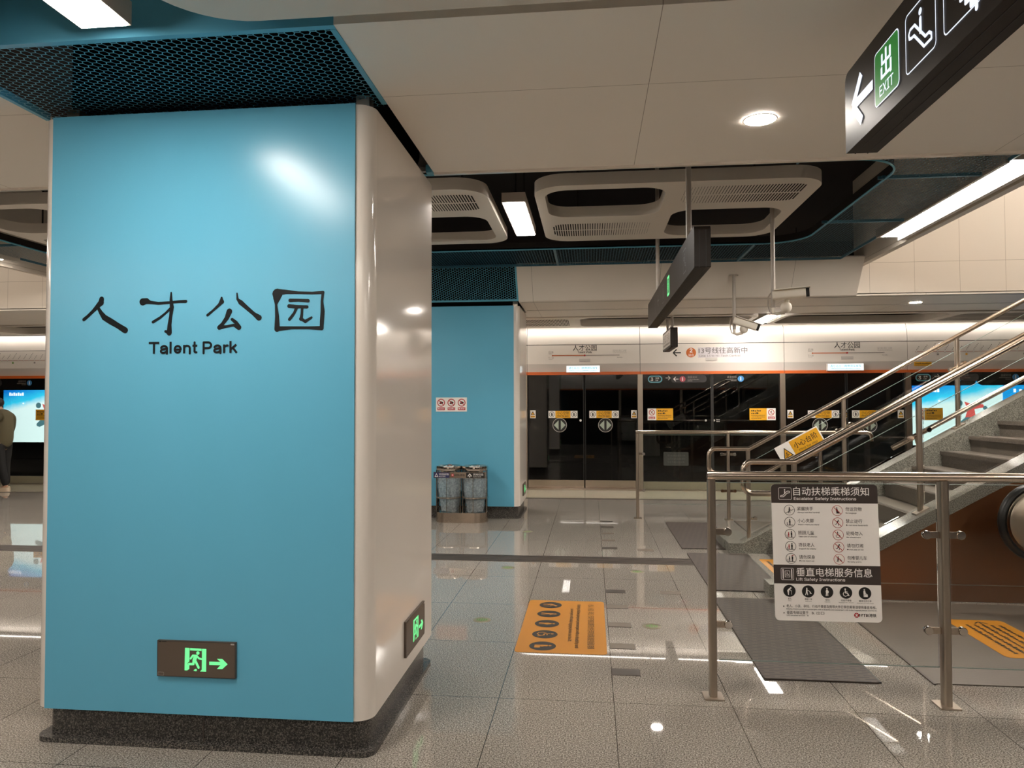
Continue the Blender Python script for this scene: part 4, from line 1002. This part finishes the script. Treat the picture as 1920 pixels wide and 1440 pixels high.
# stair handrails
def handrail(yp, side, lo_start, lab):
    """side: -1 lower rail on the near (camera) side, +1 on the far side"""
    root = thing('stair_handrail', lab, 'handrail', (3.6, yp, .1), 'stair handrails')
    xb, zb = 1.60, 1.04; xt = 7.1; zt = zb + SL * (xt - xb); r = .07; xl = 1.20; zlo = .79
    pts = [(xt, zt), (xb, zb)]
    for q in range(0, 91, 18): a = math.radians(90 + q); pts.append((xl + r + r * math.cos(a), zb - r + r * math.sin(a)))
    for q in range(0, 91, 18): a = math.radians(180 + q); pts.append((xl + r + r * math.cos(a), zlo + r + r * math.sin(a)))
    pts.append((xb - .01, zlo))
    mb = MB(); mb.tube([(x, yp, z) for x, z in pts], .0225, M_steel, 14); mb.build('top_rail', root)
    yl = yp + side * .075; zl = lambda X: zb + SL * (X - xb) - .315
    mb = MB(); mb.tube([(lo_start, yl, zl(lo_start)), (xt, yl, zl(xt))], .020, M_steel, 12); mb.build('lower_rail', root)
    xs = [xb - .01] + [2.53 + 1.085 * k for k in range(5)]
    for i, x in enumerate(xs):
        zb_ = .1 if i == 0 else stz(x); zt_ = zb + SL * max(0, x - xb) - .015
        mb = MB(); mb.extr(rrect(x - .019, x + .019, yp - .019, yp + .019, .008, 3), exZ, zb_ - .004, zt_, M_steel2)
        mb.extr([(x - .05, zb_ - (.0 if i == 0 else SL * .05)), (x + .05, zb_ + (.0 if i == 0 else SL * .05)), (x + .05, zb_ + .012 + (.0 if i == 0 else SL * .05)), (x - .05, zb_ + .012 - (.0 if i == 0 else SL * .05))], exY, yp - .04, yp + .04, M_steel2)
        pst = mb.build('post', root)
        if x >= lo_start: MB().tube([(x, yp, zl(x) - .05), (x, yp + side * .05, zl(x) - .05), (x, yl, zl(x))], .008, M_steel, 8).build('rail_bracket', pst)
        if i > 0:
            for d in (-1, 1):
                if d == 1 and i == len(xs) - 1: continue
                cz = zt_ - .28 + d * SL * .06
                mb = MB(); mb.tube([(x, yp, zt_ - .28), (x + d * .065, yp, cz)], .010, M_steel, 8); mb.lathe([(.0001, -.024), (.019, -.024), (.019, .012), (.0001, .012)], (x + d * .065, yp, cz), M_chrome, 14, 'y', cap=False)
                mb.build('glass_clamp', pst)
        else:
            mb = MB(); mb.tube([(x, yp, .33), (x + .06, yp, .335)], .010, M_steel, 8); mb.lathe([(.0001, -.024), (.019, -.024), (.019, .012), (.0001, .012)], (x + .06, yp, .335), M_chrome, 14, 'y', cap=False); mb.build('glass_clamp', pst)
    for a, b in zip(xs[:-1], xs[1:]):
        a += .03; b -= .03; top = lambda X: zb + SL * max(X - xb, 0) - .14; bot = lambda X: max(stz(X), .1) + .05
        pr = [(a, bot(a)), (b, bot(b)), (b, top(b)), (a, top(a))]
        mb = MB(); mb.extr(pr, exY, yp - .005, yp + .005, M_glass)
        mb.extr([(a, top(a)), (b, top(b)), (b, top(b) + .003), (a, top(a) + .003)], exY, yp - .0052, yp + .0052, M_glassedge)
        mb.build('glass_pane', root)
    return root
handrail(7.65, -1, 1.70, 'stainless stair handrail with glass on the far side of the stairs')
handrail(5.96, 1, 2.36, 'stainless stair handrail with glass on the near side, beside the bronze panel')
# warning sign on the far handrail glass
a = math.radians(28.9); ua = Vector((math.cos(a), 0, math.sin(a))); va = Vector((-math.sin(a), 0, math.cos(a)))
mb = MB(); o = Vector((1.846, 7.643, 1.047)) - va * .186; c = Canvas(mb, o, ua, va)
c.rect(0, .475, 0, .186, M_paper, 0); c.rect(.155, .463, .012, .174, M_yellow, 1)
c.poly([(.03, .035), (.14, .035), (.085, .145)], M_inkb, 1); c.poly([(.044, .043), (.126, .043), (.085, .128)], M_yellow, 2); man(c, .085, .075, .06, M_inkb, 'run', 3); c.line([(.06, .05), (.08, .05), (.08, .06), (.1, .06), (.1, .07)], .005, M_inkb, 3)
c.text('小心台阶', .309, .085, .07, M_inkb, 2, 'c', w=.255, bold=.008); c.text('Mind the step', .309, .04, .035, M_inkb, 2, 'c', w=.2)
tag(mb.build('warning_sign', smooth=False), 'tilted yellow and white 小心台阶 sign on the far stair glass', 'warning sign')

# ================================================================== ESCALATORS
def escalator(yc, lab, dx=0):
    root = thing('escalator', lab, 'escalator', (4.5, yc, 0), 'escalators beside the stairs')
    B(1.82, 3.55 + dx, yc - .82, yc + .82, .001, .006, M_landing).build('landing_plate', root)
    B(1.808, 1.822, yc - .83, yc + .83, .001, .007, M_joint).build('plate_edge', root)
    XI = 3.95; dec = lambda X: .39 + max(0, X - XI) * .577; ztop = lambda X: .93 + max(0, X - XI) * .577
    for sd in (-1, 1):
        yb = yc + sd * .55
        xs = [3.15, XI, 9.0]
        mb = MB(); mb.extr([(3.47, .007), (3.45, .36), (3.52, .40), (XI, .40), (9.0, dec(9.0)), (9.0, dec(9.0) - .45), (XI, .005)], exY, yb - .12, yb + .12, M_steel2); mb.build('skirt', root)
        mb = MB(); mb.extr([(XI, .006), (9.0, dec(9.0) - .46), (9.0, .006)], exY, yb + sd * .10, yb + sd * .115, M_bronze); mb.build('cladding', root)
        # glass balustrade
        arc = [(3.15 - .22 * math.sin(t), .66 - .22 * math.cos(t)) for t in [math.pi * k / 12 for k in range(13)]]
        mb = MB(); mb.extr(arc + [(XI, .88), (9.0, ztop(9) - .05), (9.0, dec(9) + .0), (XI, .40)], exY, yb - .005, yb + .005, M_glass); mb.build('glass_pane', root)
        # newel disc of brushed steel
        mb = MB(); mb.lathe([(.0001, -.045), (.20, -.045), (.225, -.03), (.225, .03), (.20, .045), (.0001, .045)], (3.15, yb, .66), M_steel2, 36, 'y', cap=False); mb.build('newel', root)
        path = [(3.5, .43), (3.3, .41)] + [(3.15 - .262 * math.sin(t), .66 - .262 * math.cos(t)) for t in [math.pi * k / 16 for k in range(17)]] + [(XI - .1, .922), (XI + .05, .95), (9.0, ztop(9.0))]
        mb = MB(); mb.tube([(x, yb, z) for x, z in path], .026, M_rubber, 12, sy=1.5); mb.build('handrail', root)
    for k in range(14):
        x = 3.55 + k * .4; z = max(0, (x - XI)) * .577
        mb = MB(); mb.box(x, x + .4, yc - .42, yc + .42, z - .2, z + .004, M_rubber)
        for q in range(14): mb.box(x + .01, x + .39, yc - .41 + q * .06, yc - .385 + q * .06, z + .004, z + .012, M_steel2)
        mb.build('step', root)
    mb = MB(); mb.box(3.45, 3.57, yc - .42, yc + .42, .006, .018, M_yellow); mb.build('comb_plate', root)
    for ch in root.children:
        if ch.name.split('.')[0] not in ('landing_plate', 'plate_edge'): ch.location.x = dx
    return root
escalator(4.97, 'near escalator at the right edge behind the front glass barrier')
escalator(8.76, 'far escalator beyond the stairs, behind the stair glass', 1.9)

# ================================================================== FLOOR ITEMS
def floormat(x0, x1, y0, y1, lab):
    mb = MB(); mb.extr(rrect(x0, x1, y0, y1, .01, 2), exZ, .001, .009, M_mat); mb.extr([(x1, y0 + .01), (x1 + .012, y0 + .01), (x1 + .012, y1 - .01), (x1, y1 - .01)], exZ, .001, .006, M_rubber)
    return tag(mb.build('floor_mat', smooth=False), lab, 'floor mat', 'dark ribbed mats in front of stairs and escalators')
floormat(.93, 1.53, 4.125, 5.79, 'dark ribbed floor mat nearest the camera, seen through the front glass')
floormat(.95, 1.53, 6.02, 7.49, 'dark ribbed floor mat in front of the stairs, middle of the three')
floormat(.93, 1.50, 7.72, 9.40, 'dark ribbed floor mat furthest away, in front of the far escalator')
# yellow lift sticker
mb = MB(); mb.extr(rrect(-.470, .090, 4.43, 5.605, .03, 5), exZ, .0005, .0018, M_amber)
c = Canvas(mb, (-.470, 5.605, .0018), (0, -1, 0), (1, 0, 0))
for k in range(5):
    x = .13 + k * .231; c.circ(x, .165, .083, M_inkb, 0, 32); man(c, x, .165, .148, M_amber, ('cane', 'walk', 'belly', 'wheel', 'bag')[k], 1)
c.text('passengers with bulky luggage,please use the lift.', .587, .318, .036, M_inkb, 1, 'c', w=.74, bold=.01); c.text('Elderly,children,pregnant,passengers with a disability and', .587, .365, .036, M_inkb, 1, 'c', w=.97, bold=.01)
c.text('老人、小孩、孕妇、行动不便者及携带大件行李的乘客请使用垂直电梯', .587, .445, .05, M_inkb, 1, 'c', w=.99)
tag(mb.build('floor_sticker', smooth=False), 'amber floor sticker with five black pictograms, open floor right of the big column', 'floor sticker', 'amber floor stickers')
mb = MB(); mb.extr(rrect(2.42, 2.79, 4.60, 5.37, .04, 5), exZ, .0062, .0075, M_amber); c = Canvas(mb, (2.42, 5.37, .0075), (0, -1, 0), (1, 0, 0))
arrow(c, .09, .2, .1, M_inkb, True, 1, .1); c.line([(.05, .2), (.12, .2)], .01, M_inkb, 1)
for k in range(5): c.dashes(.12, .7, .08 + k * .052, .026, M_inkb, 1, .35, 30 + k)
tag(mb.build('floor_sticker', smooth=False), 'amber floor sticker with an arrow on the near escalator landing plate', 'floor sticker', 'amber floor stickers')
mb = MB(); mb.extr(rrect(1.60, 1.80, 6.35, 7.28, .03, 4), exZ, .0005, .002, M_amber); c = Canvas(mb, (1.60, 7.28, .002), (0, -1, 0), (1, 0, 0))
for k in range(2): c.dashes(.1, .85, .05 + k * .07, .03, M_inkb, 1, .35, 40 + k)
tag(mb.build('floor_sticker', smooth=False), 'amber floor sticker half hidden behind the safety notice, at the foot of the stairs', 'floor sticker', 'amber floor stickers')
# small metal floor plates
PL = [9.42, 8.99, 8.55, 8.12, 7.69, 5.93, 5.49, 5.04, 4.60, 4.16]
ORD = ['furthest from the camera', 'second furthest', 'third furthest', 'fourth furthest', 'fifth furthest', 'fifth nearest', 'fourth nearest', 'third nearest', 'second nearest', 'nearest to the camera']
M_pl = mat('floor_plate_metal', '#47413b', .35, .1); M_pl2 = mat('floor_plate_stone', '#7b7268', .25)
for k, y in enumerate(PL):
    mb = MB(); d = k in (0, 1, 4, 5, 9)
    mb.box(.108, .266, y - .052, y + .052, .0004, .0016, M_joint); mb.box(.113, .261, y - .047, y + .047, .0004, .0022, M_pl if d else M_pl2)
    tag(mb.build('floor_plate', smooth=False), 'small floor plate in the row right of the amber sticker, ' + ORD[k], 'floor plate', 'small metal floor plates')
for i, (x, y, lb) in enumerate(((.55, 7.62, 'small floor plate beyond the dark joint, left of the middle mat'), (.62, 5.93, 'small floor plate left of the nearest mat'))):
    tag(B(x - .08, x + .08, y - .05, y + .05, .0004, .002, M_pl2).build('floor_plate', smooth=False), lb, 'floor plate', 'small metal floor plates')
# round green floor discs
DS = [(-.76, 5.06, 'left of the amber sticker'), (.403, 5.03, 'right of the amber sticker'), (-.765, 6.69, 'just before the dark floor joint, near the column'), (.406, 6.64, 'just before the dark floor joint, beside the barrier'), (.90, 5.13, 'at the left edge of the nearest mat, behind glass'), (-.745, 8.59, 'beyond the dark joint, in front of the far column')]
for x, y, lb in DS:
    root = thing('floor_disc', 'round green floor disc ' + lb, 'floor disc', (x, y, 0), 'round green floor discs')
    MB().lathe([(.0001, .0016), (.062, .0016), (.064, .0005)], (x, y, 0), M_disc, 28, cap=False).build('rim', root)
    mb = MB(); c = Canvas(mb, (x, y, .0018), (1, 0, 0), (0, 1, 0), lift=.0004)
    for k in range(5): c.rect(-.038 + k * .016, -.028 + k * .016, -.035 + .008 * abs(k - 2), .035 - .008 * abs(k - 2), M_leaf, 0, .003)
    mb.build('leaf_mark', root, smooth=False)

# ================================================================== LITTER BIN
root = thing('litter_bin', 'twin clear recycling bin on a steel base before the far column', 'litter bin', (-1.655, 9.30, 0))
BX = (-1.825, -1.485); BY = 9.30; R = .168
st = []
for k in range(17): a = math.radians(90 + 180 * k / 16); st.append((BX[0] + R * math.cos(a), BY + R * math.sin(a)))
for k in range(17): a = math.radians(-90 + 180 * k / 16); st.append((BX[1] + R * math.cos(a), BY + R * math.sin(a)))
MB().extr(st, exZ, 0, .125, M_steel).build('base', root)
for i, x in enumerate(BX):
    mb = MB(); mb.lathe([(.155, .655), (.168, .66), (.172, .685), (.168, .71), (.150, .715), (.132, .70), (.125, .66), (.120, .60)], (x, BY, 0), M_chrome, 32, cap=False); ld = mb
    mb = MB(); mb.lathe([(.163, .126), (.163, .655)], (x, BY, 0), M_acryl, 32, cap=False); drum = mb.build('clear_drum', root); ld.build('lid', drum)
    mb = MB(); mb.lathe([(.166, .30), (.174, .303), (.174, .318), (.166, .321)], (x, BY, 0), M_chrome, 32); mb.build('hoop', drum)
    rr = random.Random(3 + i); prof = []; mb = MB(); n = 22; rows = 14; vs = []
    for a_ in range(rows):
        z = .13 + .5 * a_ / (rows - 1)
        for j in range(n):
            q = 2 * math.pi * j / n; rad = (.148 if a_ > 6 else .11 + .005 * a_) * (1 + rr.uniform(-.07, .05)); vs.append((x + rad * math.cos(q) + (.01 if i == 0 else 0), BY + rad * math.sin(q), z + rr.uniform(-.01, .01)))
    fs = [(a_ * n + j, a_ * n + (j + 1) % n, (a_ + 1) * n + (j + 1) % n, (a_ + 1) * n + j) for a_ in range(rows - 1) for j in range(n)]
    mb.add(vs, fs, M_bag); mb.build('bin_bag', drum)
    for q in (200, 270, 340, 90):
        a = math.radians(q); MB().cyl((x + .166 * math.cos(a), BY + .166 * math.sin(a), .12), (x + .166 * math.cos(a), BY + .166 * math.sin(a), .66), .004, M_steel, 8).build('upright', root)
mb = MB(); yf = BY - R - .012
mb.box(BX[0] - .165, BX[1] + .165, yf, yf + .006, .567, .642, M_steel); c = Canvas(mb, (BX[0] - .165, yf, .567), (1, 0, 0), (0, 0, 1))
c.rect(.005, .205, .004, .071, M_navy, 0); c.poly([(.015, .015), (.06, .015), (.0375, .062)], M_paper, 1); c.poly([(.024, .021), (.051, .021), (.0375, .049)], M_navy, 2); c.text('可回收物', .07, .036, .029, M_paper, 1, w=.125); c.text('Recyclable', .07, .014, .018, M_paper, 1, w=.085)
c.circ(.245, .038, .019, M_red, 0); c.line([(.236, .046), (.254, .030)], .004, M_paper, 1); c.line([(.236, .030), (.254, .046)], .004, M_paper, 1); c.text('MTR港铁', .27, .026, .032, M_brown, 0, w=.135)
c.rect(.42, .655, .004, .071, M_inkb, 0); c.poly([(.435, .025), (.495, .025), (.465, .062)], M_paper, 1); c.rect(.46, .47, .01, .03, M_paper, 1); c.poly([(.449, .03), (.481, .03), (.465, .05)], M_inkb, 2); c.text('其他垃圾', .51, .036, .03, M_paper, 1, w=.13); c.text('Residual Waste', .51, .014, .017, M_paper, 1, w=.1)
mb.build('label_band', root, smooth=False)

# ================================================================== HANGING SIGNS
def hsign(x0, x1, y0, y1, z0, z1, lab, rods, ztop, art, r=.035):
    root = thing('hanging_sign', lab, 'hanging sign', ((x0 + x1) / 2, (y0 + y1) / 2, z0), 'signs hanging from the ceiling')
    prof = rrect(y0, y1, z0, z1, r, 5)
    prof = [p if p[1] > (z0 + z1) / 2 else (min(max(p[0], y0), y1), p[1]) for p in prof]
    mb = MB(); mb.extr([(y0 + .004, z0), (y1 - .004, z0), (y1, z0 + .004)] + [p for p in prof if p[1] > (z0 + z1) / 2 and p[0] > (y0 + y1) / 2] + [p for p in prof if p[1] > (z0 + z1) / 2 and p[0] < (y0 + y1) / 2] + [(y0, z0 + .004)], exX, x0, x1, M_signbox)
    for xx in (x0 + (x1 - x0) * .3, x0 + (x1 - x0) * .7): mb.box(xx - .0015, xx + .0015, y0 - .001, y1 + .001, z0 - .001, z0 + .02, M_inkb)
    for xx in (x0 + (x1 - x0) * .3, x0 + (x1 - x0) * .72): mb.box(xx - .0015, xx + .0015, y0 - .0015, y0 + .01, z0, z1 - .03, M_inkb)
    sb = mb.build('sign_box', root)
    mb = MB(); c = Canvas(mb, (x0, y1, z0), (0, -1, 0), (0, 0, 1), lift=.0012); art(c, y1 - y0, z1 - z0); mb.build('backlit_graphics', sb, smooth=False)
    for yy in rods:
        MB().cyl(((x0 + x1) / 2, yy, z1 - .01), ((x0 + x1) / 2, yy, ztop), .021, M_rod, 14).build('hanger_rod', root)
def art_near(c, L, H):
    arrow(c, .165, .139, .19, M_lit, True, 1, .17)
    c.rect(.275, .462, .05, .225, M_lit, 0, .018); c.rect(.279, .458, .054, .221, M_green, 1, .015)
    c.text('出', .3685, .125, .098, M_lit, 2, 'c', bold=.025); c.text('EXIT', .3685, .072, .05, M_lit, 2, 'c', w=.105, bold=.012)
    c.frame(.508, .695, .05, .225, .018, .004, M_lit, 1); escalator_icon(c, .60, .132, .20, M_lit, 1, -1)
    c.frame(.735, .922, .05, .225, .018, .004, M_lit, 1)
    st_ = [(.752, .150)]
    for k in range(6): st_ += [(.776 + k * .024, .150 - k * .02), (.776 + k * .024, .130 - k * .02)]
    c.line([(a, b + .012) for a, b in st_], .015, M_lit, 1)
    c.text('B', 1.05, .085, .14, M_lit, 1, bold=.02); c.frame(1.0, 1.18, .05, .225, .018, .004, M_lit, 1)
def art_mid(c, L, H):
    arrow(c, 1.30, .14, .13, M_dim, True, 1)
    c.rect(2.18, 2.34, .05, .22, M_glow, 1, .01); c.rect(2.205, 2.315, .07, .20, mat('exit_green_deep', '#0f6b33', .4), 2, .01); man(c, 2.26, .135, .13, M_glow, 'run', 3)
    c.frame(3.29, 3.45, .05, .22, .015, .006, M_dim, 1); escalator_icon(c, 3.37, .135, .16, M_dim, 1, -1)
    c.frame(1.72, 1.88, .05, .22, .015, .005, M_dim, 1); man(c, 1.80, .135, .14, M_dim, 'stand', 1)
    c.line([(.95, .05), (.95, .22)], .008, M_dim, 1)
def art_small(c, L, H):
    c.rect(.03, L - .03, .03, H - .03, M_paper, 0, .01)
    for k in range(4): c.text('出口方向'[k], .14 + k * .24, .12, .15, M_grey, 1)
    c.dashes(.12, L - .12, .06, .035, M_grey, 1, .3, 9)
hsign(.916, 1.022, -.60, 2.705, 2.395, 2.678, 'near black hanging sign with arrow and green EXIT box, top right', (2.28, .5), 2.86, art_near)
hsign(.68, .787, 4.85, 8.70, 2.395, 2.672, 'middle black hanging sign seen end-on, with small green running man', (5.50, 8.02), 4.3, art_mid)
hsign(1.185, 1.292, 11.0, 12.15, 2.35, 2.645, 'small hanging sign in front of the 13号线 door header', (11.25, 11.9), 2.86, art_small)

# ================================================================== SECURITY CAMERAS
def cctv(x, y, ztop, zb, tilt, yaw, lab):
    root = thing('security_camera', lab, 'security camera', (x, y, zb), 'security cameras on ceiling poles')
    mb = MB(); mb.cyl((x, y, zb + .06), (x, y, ztop), .02, M_rod, 14); mb.lathe([(.055, -.01), (.055, 0), (.02, .004)], (x, y, ztop), M_rod, 20, cap=False); mb.build('pole', root)
    mb = MB(); mb.tube([(x, y, zb + .08), (x, y, zb + .015), (x + .03, y, zb), (x + .1, y, zb + .015)], .017, M_cctv, 10); mb.sphere((x + .11, y - .02, zb + .06), .052, M_cctv, 14); mb.cyl((x + .11, y - .02, zb + .06), (x + .12, y - .02, zb + .13), .022, M_cctv, 10); mb.build('bracket', root)
    d = Vector((math.cos(yaw) * math.cos(tilt), math.sin(yaw) * math.cos(tilt), math.sin(tilt))); s = Vector((-math.sin(yaw), math.cos(yaw), 0)); u = d.cross(s) * -1
    u = s.cross(d) * -1 if u.z < 0 else u
    c0 = Vector((x + .005, y - .03, zb + .165))
    def bx(a0, a1, hw, z0, z1, m, mb):
        pr = rrect(-hw, hw, z0, z1, min(hw, (z1 - z0) / 2) * .55, 4)
        mb.extr(pr, lambda p, h: c0 + d * h + s * p[0] + u * p[1], a0, a1, m)
    mb = MB(); bx(-.02, .27, .04, -.04, .045, M_cctv, mb); cb = mb.build('camera_body', root)
    mb = MB(); bx(.0, .31, .05, .047, .056, M_cctv, mb); mb.build('sun_hood', cb)
    mb = MB(); bx(.271, .30, .036, -.036, .042, M_rubber, mb); mb.build('lens_face', cb)
    mb = MB(); mb.tube([(x - .02, y, zb + .2), (x - .045, y, zb + .16), (x - .05, y, zb + .08), (x - .03, y, zb + .02), (x, y, zb + .005)], .006, M_rod, 8); mb.build('cable', root)
cctv(1.70, 7.0, 3.62, 2.335, math.radians(3), math.radians(-14), 'upper security camera on a pole, pointing right, nearer the stairs')
cctv(1.775, 9.25, 3.10, 2.36, math.radians(-20), math.radians(-10), 'lower security camera on a pole, tilted down, beside the bright lamp')

# ================================================================== PERSON at the far left
def skin(name, verts, edges, radii, m, parent, sub=2):
    me = bpy.data.meshes.new(name); me.from_pydata(verts, edges, []); o = bpy.data.objects.new('tmp', me); COL.objects.link(o)
    md = o.modifiers.new('s', 'SKIN'); md.use_smooth_shade = True
    sv = me.skin_vertices[0].data
    for i, r in enumerate(radii): sv[i].radius = (r, r) if isinstance(r, (int, float)) else r; sv[i].use_root = (i == 0)
    ms = o.modifiers.new('d', 'SUBSURF'); ms.levels = sub; ms.render_levels = sub
    dg = bpy.context.evaluated_depsgraph_get(); e = o.evaluated_get(dg); mm = e.to_mesh()
    vs = [tuple(v.co) for v in mm.vertices]; fs = [list(p.vertices) for p in mm.polygons]; e.to_mesh_clear(); bpy.data.objects.remove(o); bpy.data.meshes.remove(me)
    mb = MB(); mb.add(vs, fs, m); return mb.build(name, parent, angle=180)
px, py = -10.28, 11.80
root = thing('person', 'person in an olive padded jacket and black trousers standing at the left edge', 'person', (px, py, 0)); root.rotation_euler = (0, 0, math.pi)
Q = lambda pts: [(px + a, py + b, c) for a, b, c in pts]
M_skin = mat('skin', '#c39a80', .55); M_jkt = mat('olive_jacket', '#57503a', .8); M_trs = mat('black_trousers', '#131212', .8); M_shoe = mat('cream_shoe', '#c9b79f', .6); M_hair = mat('black_hair', '#15110f', .6)
V = Q([(0, 0, .86), (0, 0, 1.05), (.01, 0, 1.22), (.04, 0, 1.33), (.09, 0, 1.42), (.14, 0, 1.49), (.15, 0, 1.565),      # 0-6 trunk, neck, head
       (0, -.17, 1.29), (.06, -.215, 1.05), (.13, -.15, .93), (.14, -.13, .87),                                      # right arm 7-10
       (0, .17, 1.29), (.06, .215, 1.05), (.13, .15, .93), (.14, .13, .87),                                           # left arm 11-14
       (.0, -.085, .80), (.03, -.09, .45), (.0, -.09, .09), (.13, -.095, .035),                                        # right leg 15-18
       (.0, .085, .80), (-.05, .09, .45), (-.15, .09, .09), (-.03, .095, .035), (.245, 0, 1.49)])                          # left leg 19-22, nose 23
Eg = [(0, 1), (1, 2), (2, 3), (3, 4), (4, 5), (5, 6), (3, 7), (7, 8), (8, 9), (9, 10), (3, 11), (11, 12), (12, 13), (13, 14), (0, 15), (15, 16), (16, 17), (17, 18), (0, 19), (19, 20), (20, 21), (21, 22), (5, 23)]
Rd = [.12, .11, .125, .09, .052, .085, .078, .052, .04, .03, .028, .052, .04, .03, .028, .08, .05, .035, .018, .08, .05, .035, .018, .014]
body = skin('body', V, Eg, Rd, M_skin, root)
for sd in (-1, 1):
    hb = V[10] if sd < 0 else V[14]
    for k in range(4): 
        y_ = hb[1] + (-.024 + .016 * k); L_ = (.07, .08, .075, .06)[k]
        skin('finger', [(hb[0] + .004, y_, hb[2]), (hb[0] + .012, y_ + .002, hb[2] - L_ * .55), (hb[0] - .004, y_ + .003, hb[2] - L_ * .95)], [(0, 1), (1, 2)], [.0095, .0085, .0075], M_skin, root, 1)
    skin('thumb', [(hb[0] - .01, hb[1] - sd * .02, hb[2] + .01), (hb[0] + .008, hb[1] - sd * .04, hb[2] - .02), (hb[0] + .012, hb[1] - sd * .042, hb[2] - .05)], [(0, 1), (1, 2)], [.012, .010, .0085], M_skin, root, 1)
    MB().sphere((px + .21, py + sd * .032, 1.52), .012, M_inkb, 10).build('eye', root)
    MB().sphere((px + .135, py + sd * .083, 1.50), .028, M_skin, 10, (.6, .35, 1)).build('ear', root)
MB().sphere((px + .212, py, 1.448), .022, mat('lips', '#9c5f56', .5), 10, (.4, 1, .35)).build('mouth', root)
MB().sphere((px + .125, py, 1.55), .103, M_hair, 18, (1.02, .98, .95)).build('hair', root)
skin('jacket', Q([(.0, 0, .72), (.01, 0, 1.0), (.01, 0, 1.2), (.035, 0, 1.345), (.075, 0, 1.40), (0, -.185, 1.29), (.07, -.235, 1.05), (.13, -.16, .94), (0, .185, 1.29), (.07, .235, 1.05), (.13, .16, .94)]),
     [(0, 1), (1, 2), (2, 3), (3, 4), (3, 5), (5, 6), (6, 7), (3, 8), (8, 9), (9, 10)], [.155, .175, .17, .105, .072, .085, .078, .055, .085, .078, .055], M_jkt, root)
skin('trousers', Q([(0, 0, .86), (.0, -.088, .79), (.03, -.092, .45), (.0, -.092, .09), (.0, .088, .79), (-.05, .092, .45), (-.15, .092, .09)]),
     [(0, 1), (1, 2), (2, 3), (0, 4), (4, 5), (5, 6)], [.105, .092, .074, .058, .092, .074, .058], M_trs, root)
for xs, yy in ((.0, -.095), (-.15, .095)):
    mb = MB(); n = 20
    pr = [(px + xs + .075 + .145 * math.cos(2 * math.pi * k / n) , py + yy + .048 * math.sin(2 * math.pi * k / n)) for k in range(n)]
    vs = [(x, y, .002) for x, y in pr] + [(x, y, .03) for x, y in pr] + [(px + xs + .05 + (x - px - xs - .075) * .72, py + yy + (y - py - yy) * .8, .075 if x < px + xs + .08 else .055) for x, y in pr]
    fs = [(k, (k + 1) % n, n + (k + 1) % n, n + k) for k in range(n)] + [(n + k, n + (k + 1) % n, 2 * n + (k + 1) % n, 2 * n + k) for k in range(n)] + [list(range(n - 1, -1, -1)), list(range(2 * n, 3 * n))]
    mb.add(vs, fs, M_shoe); mb.build('shoe', root)
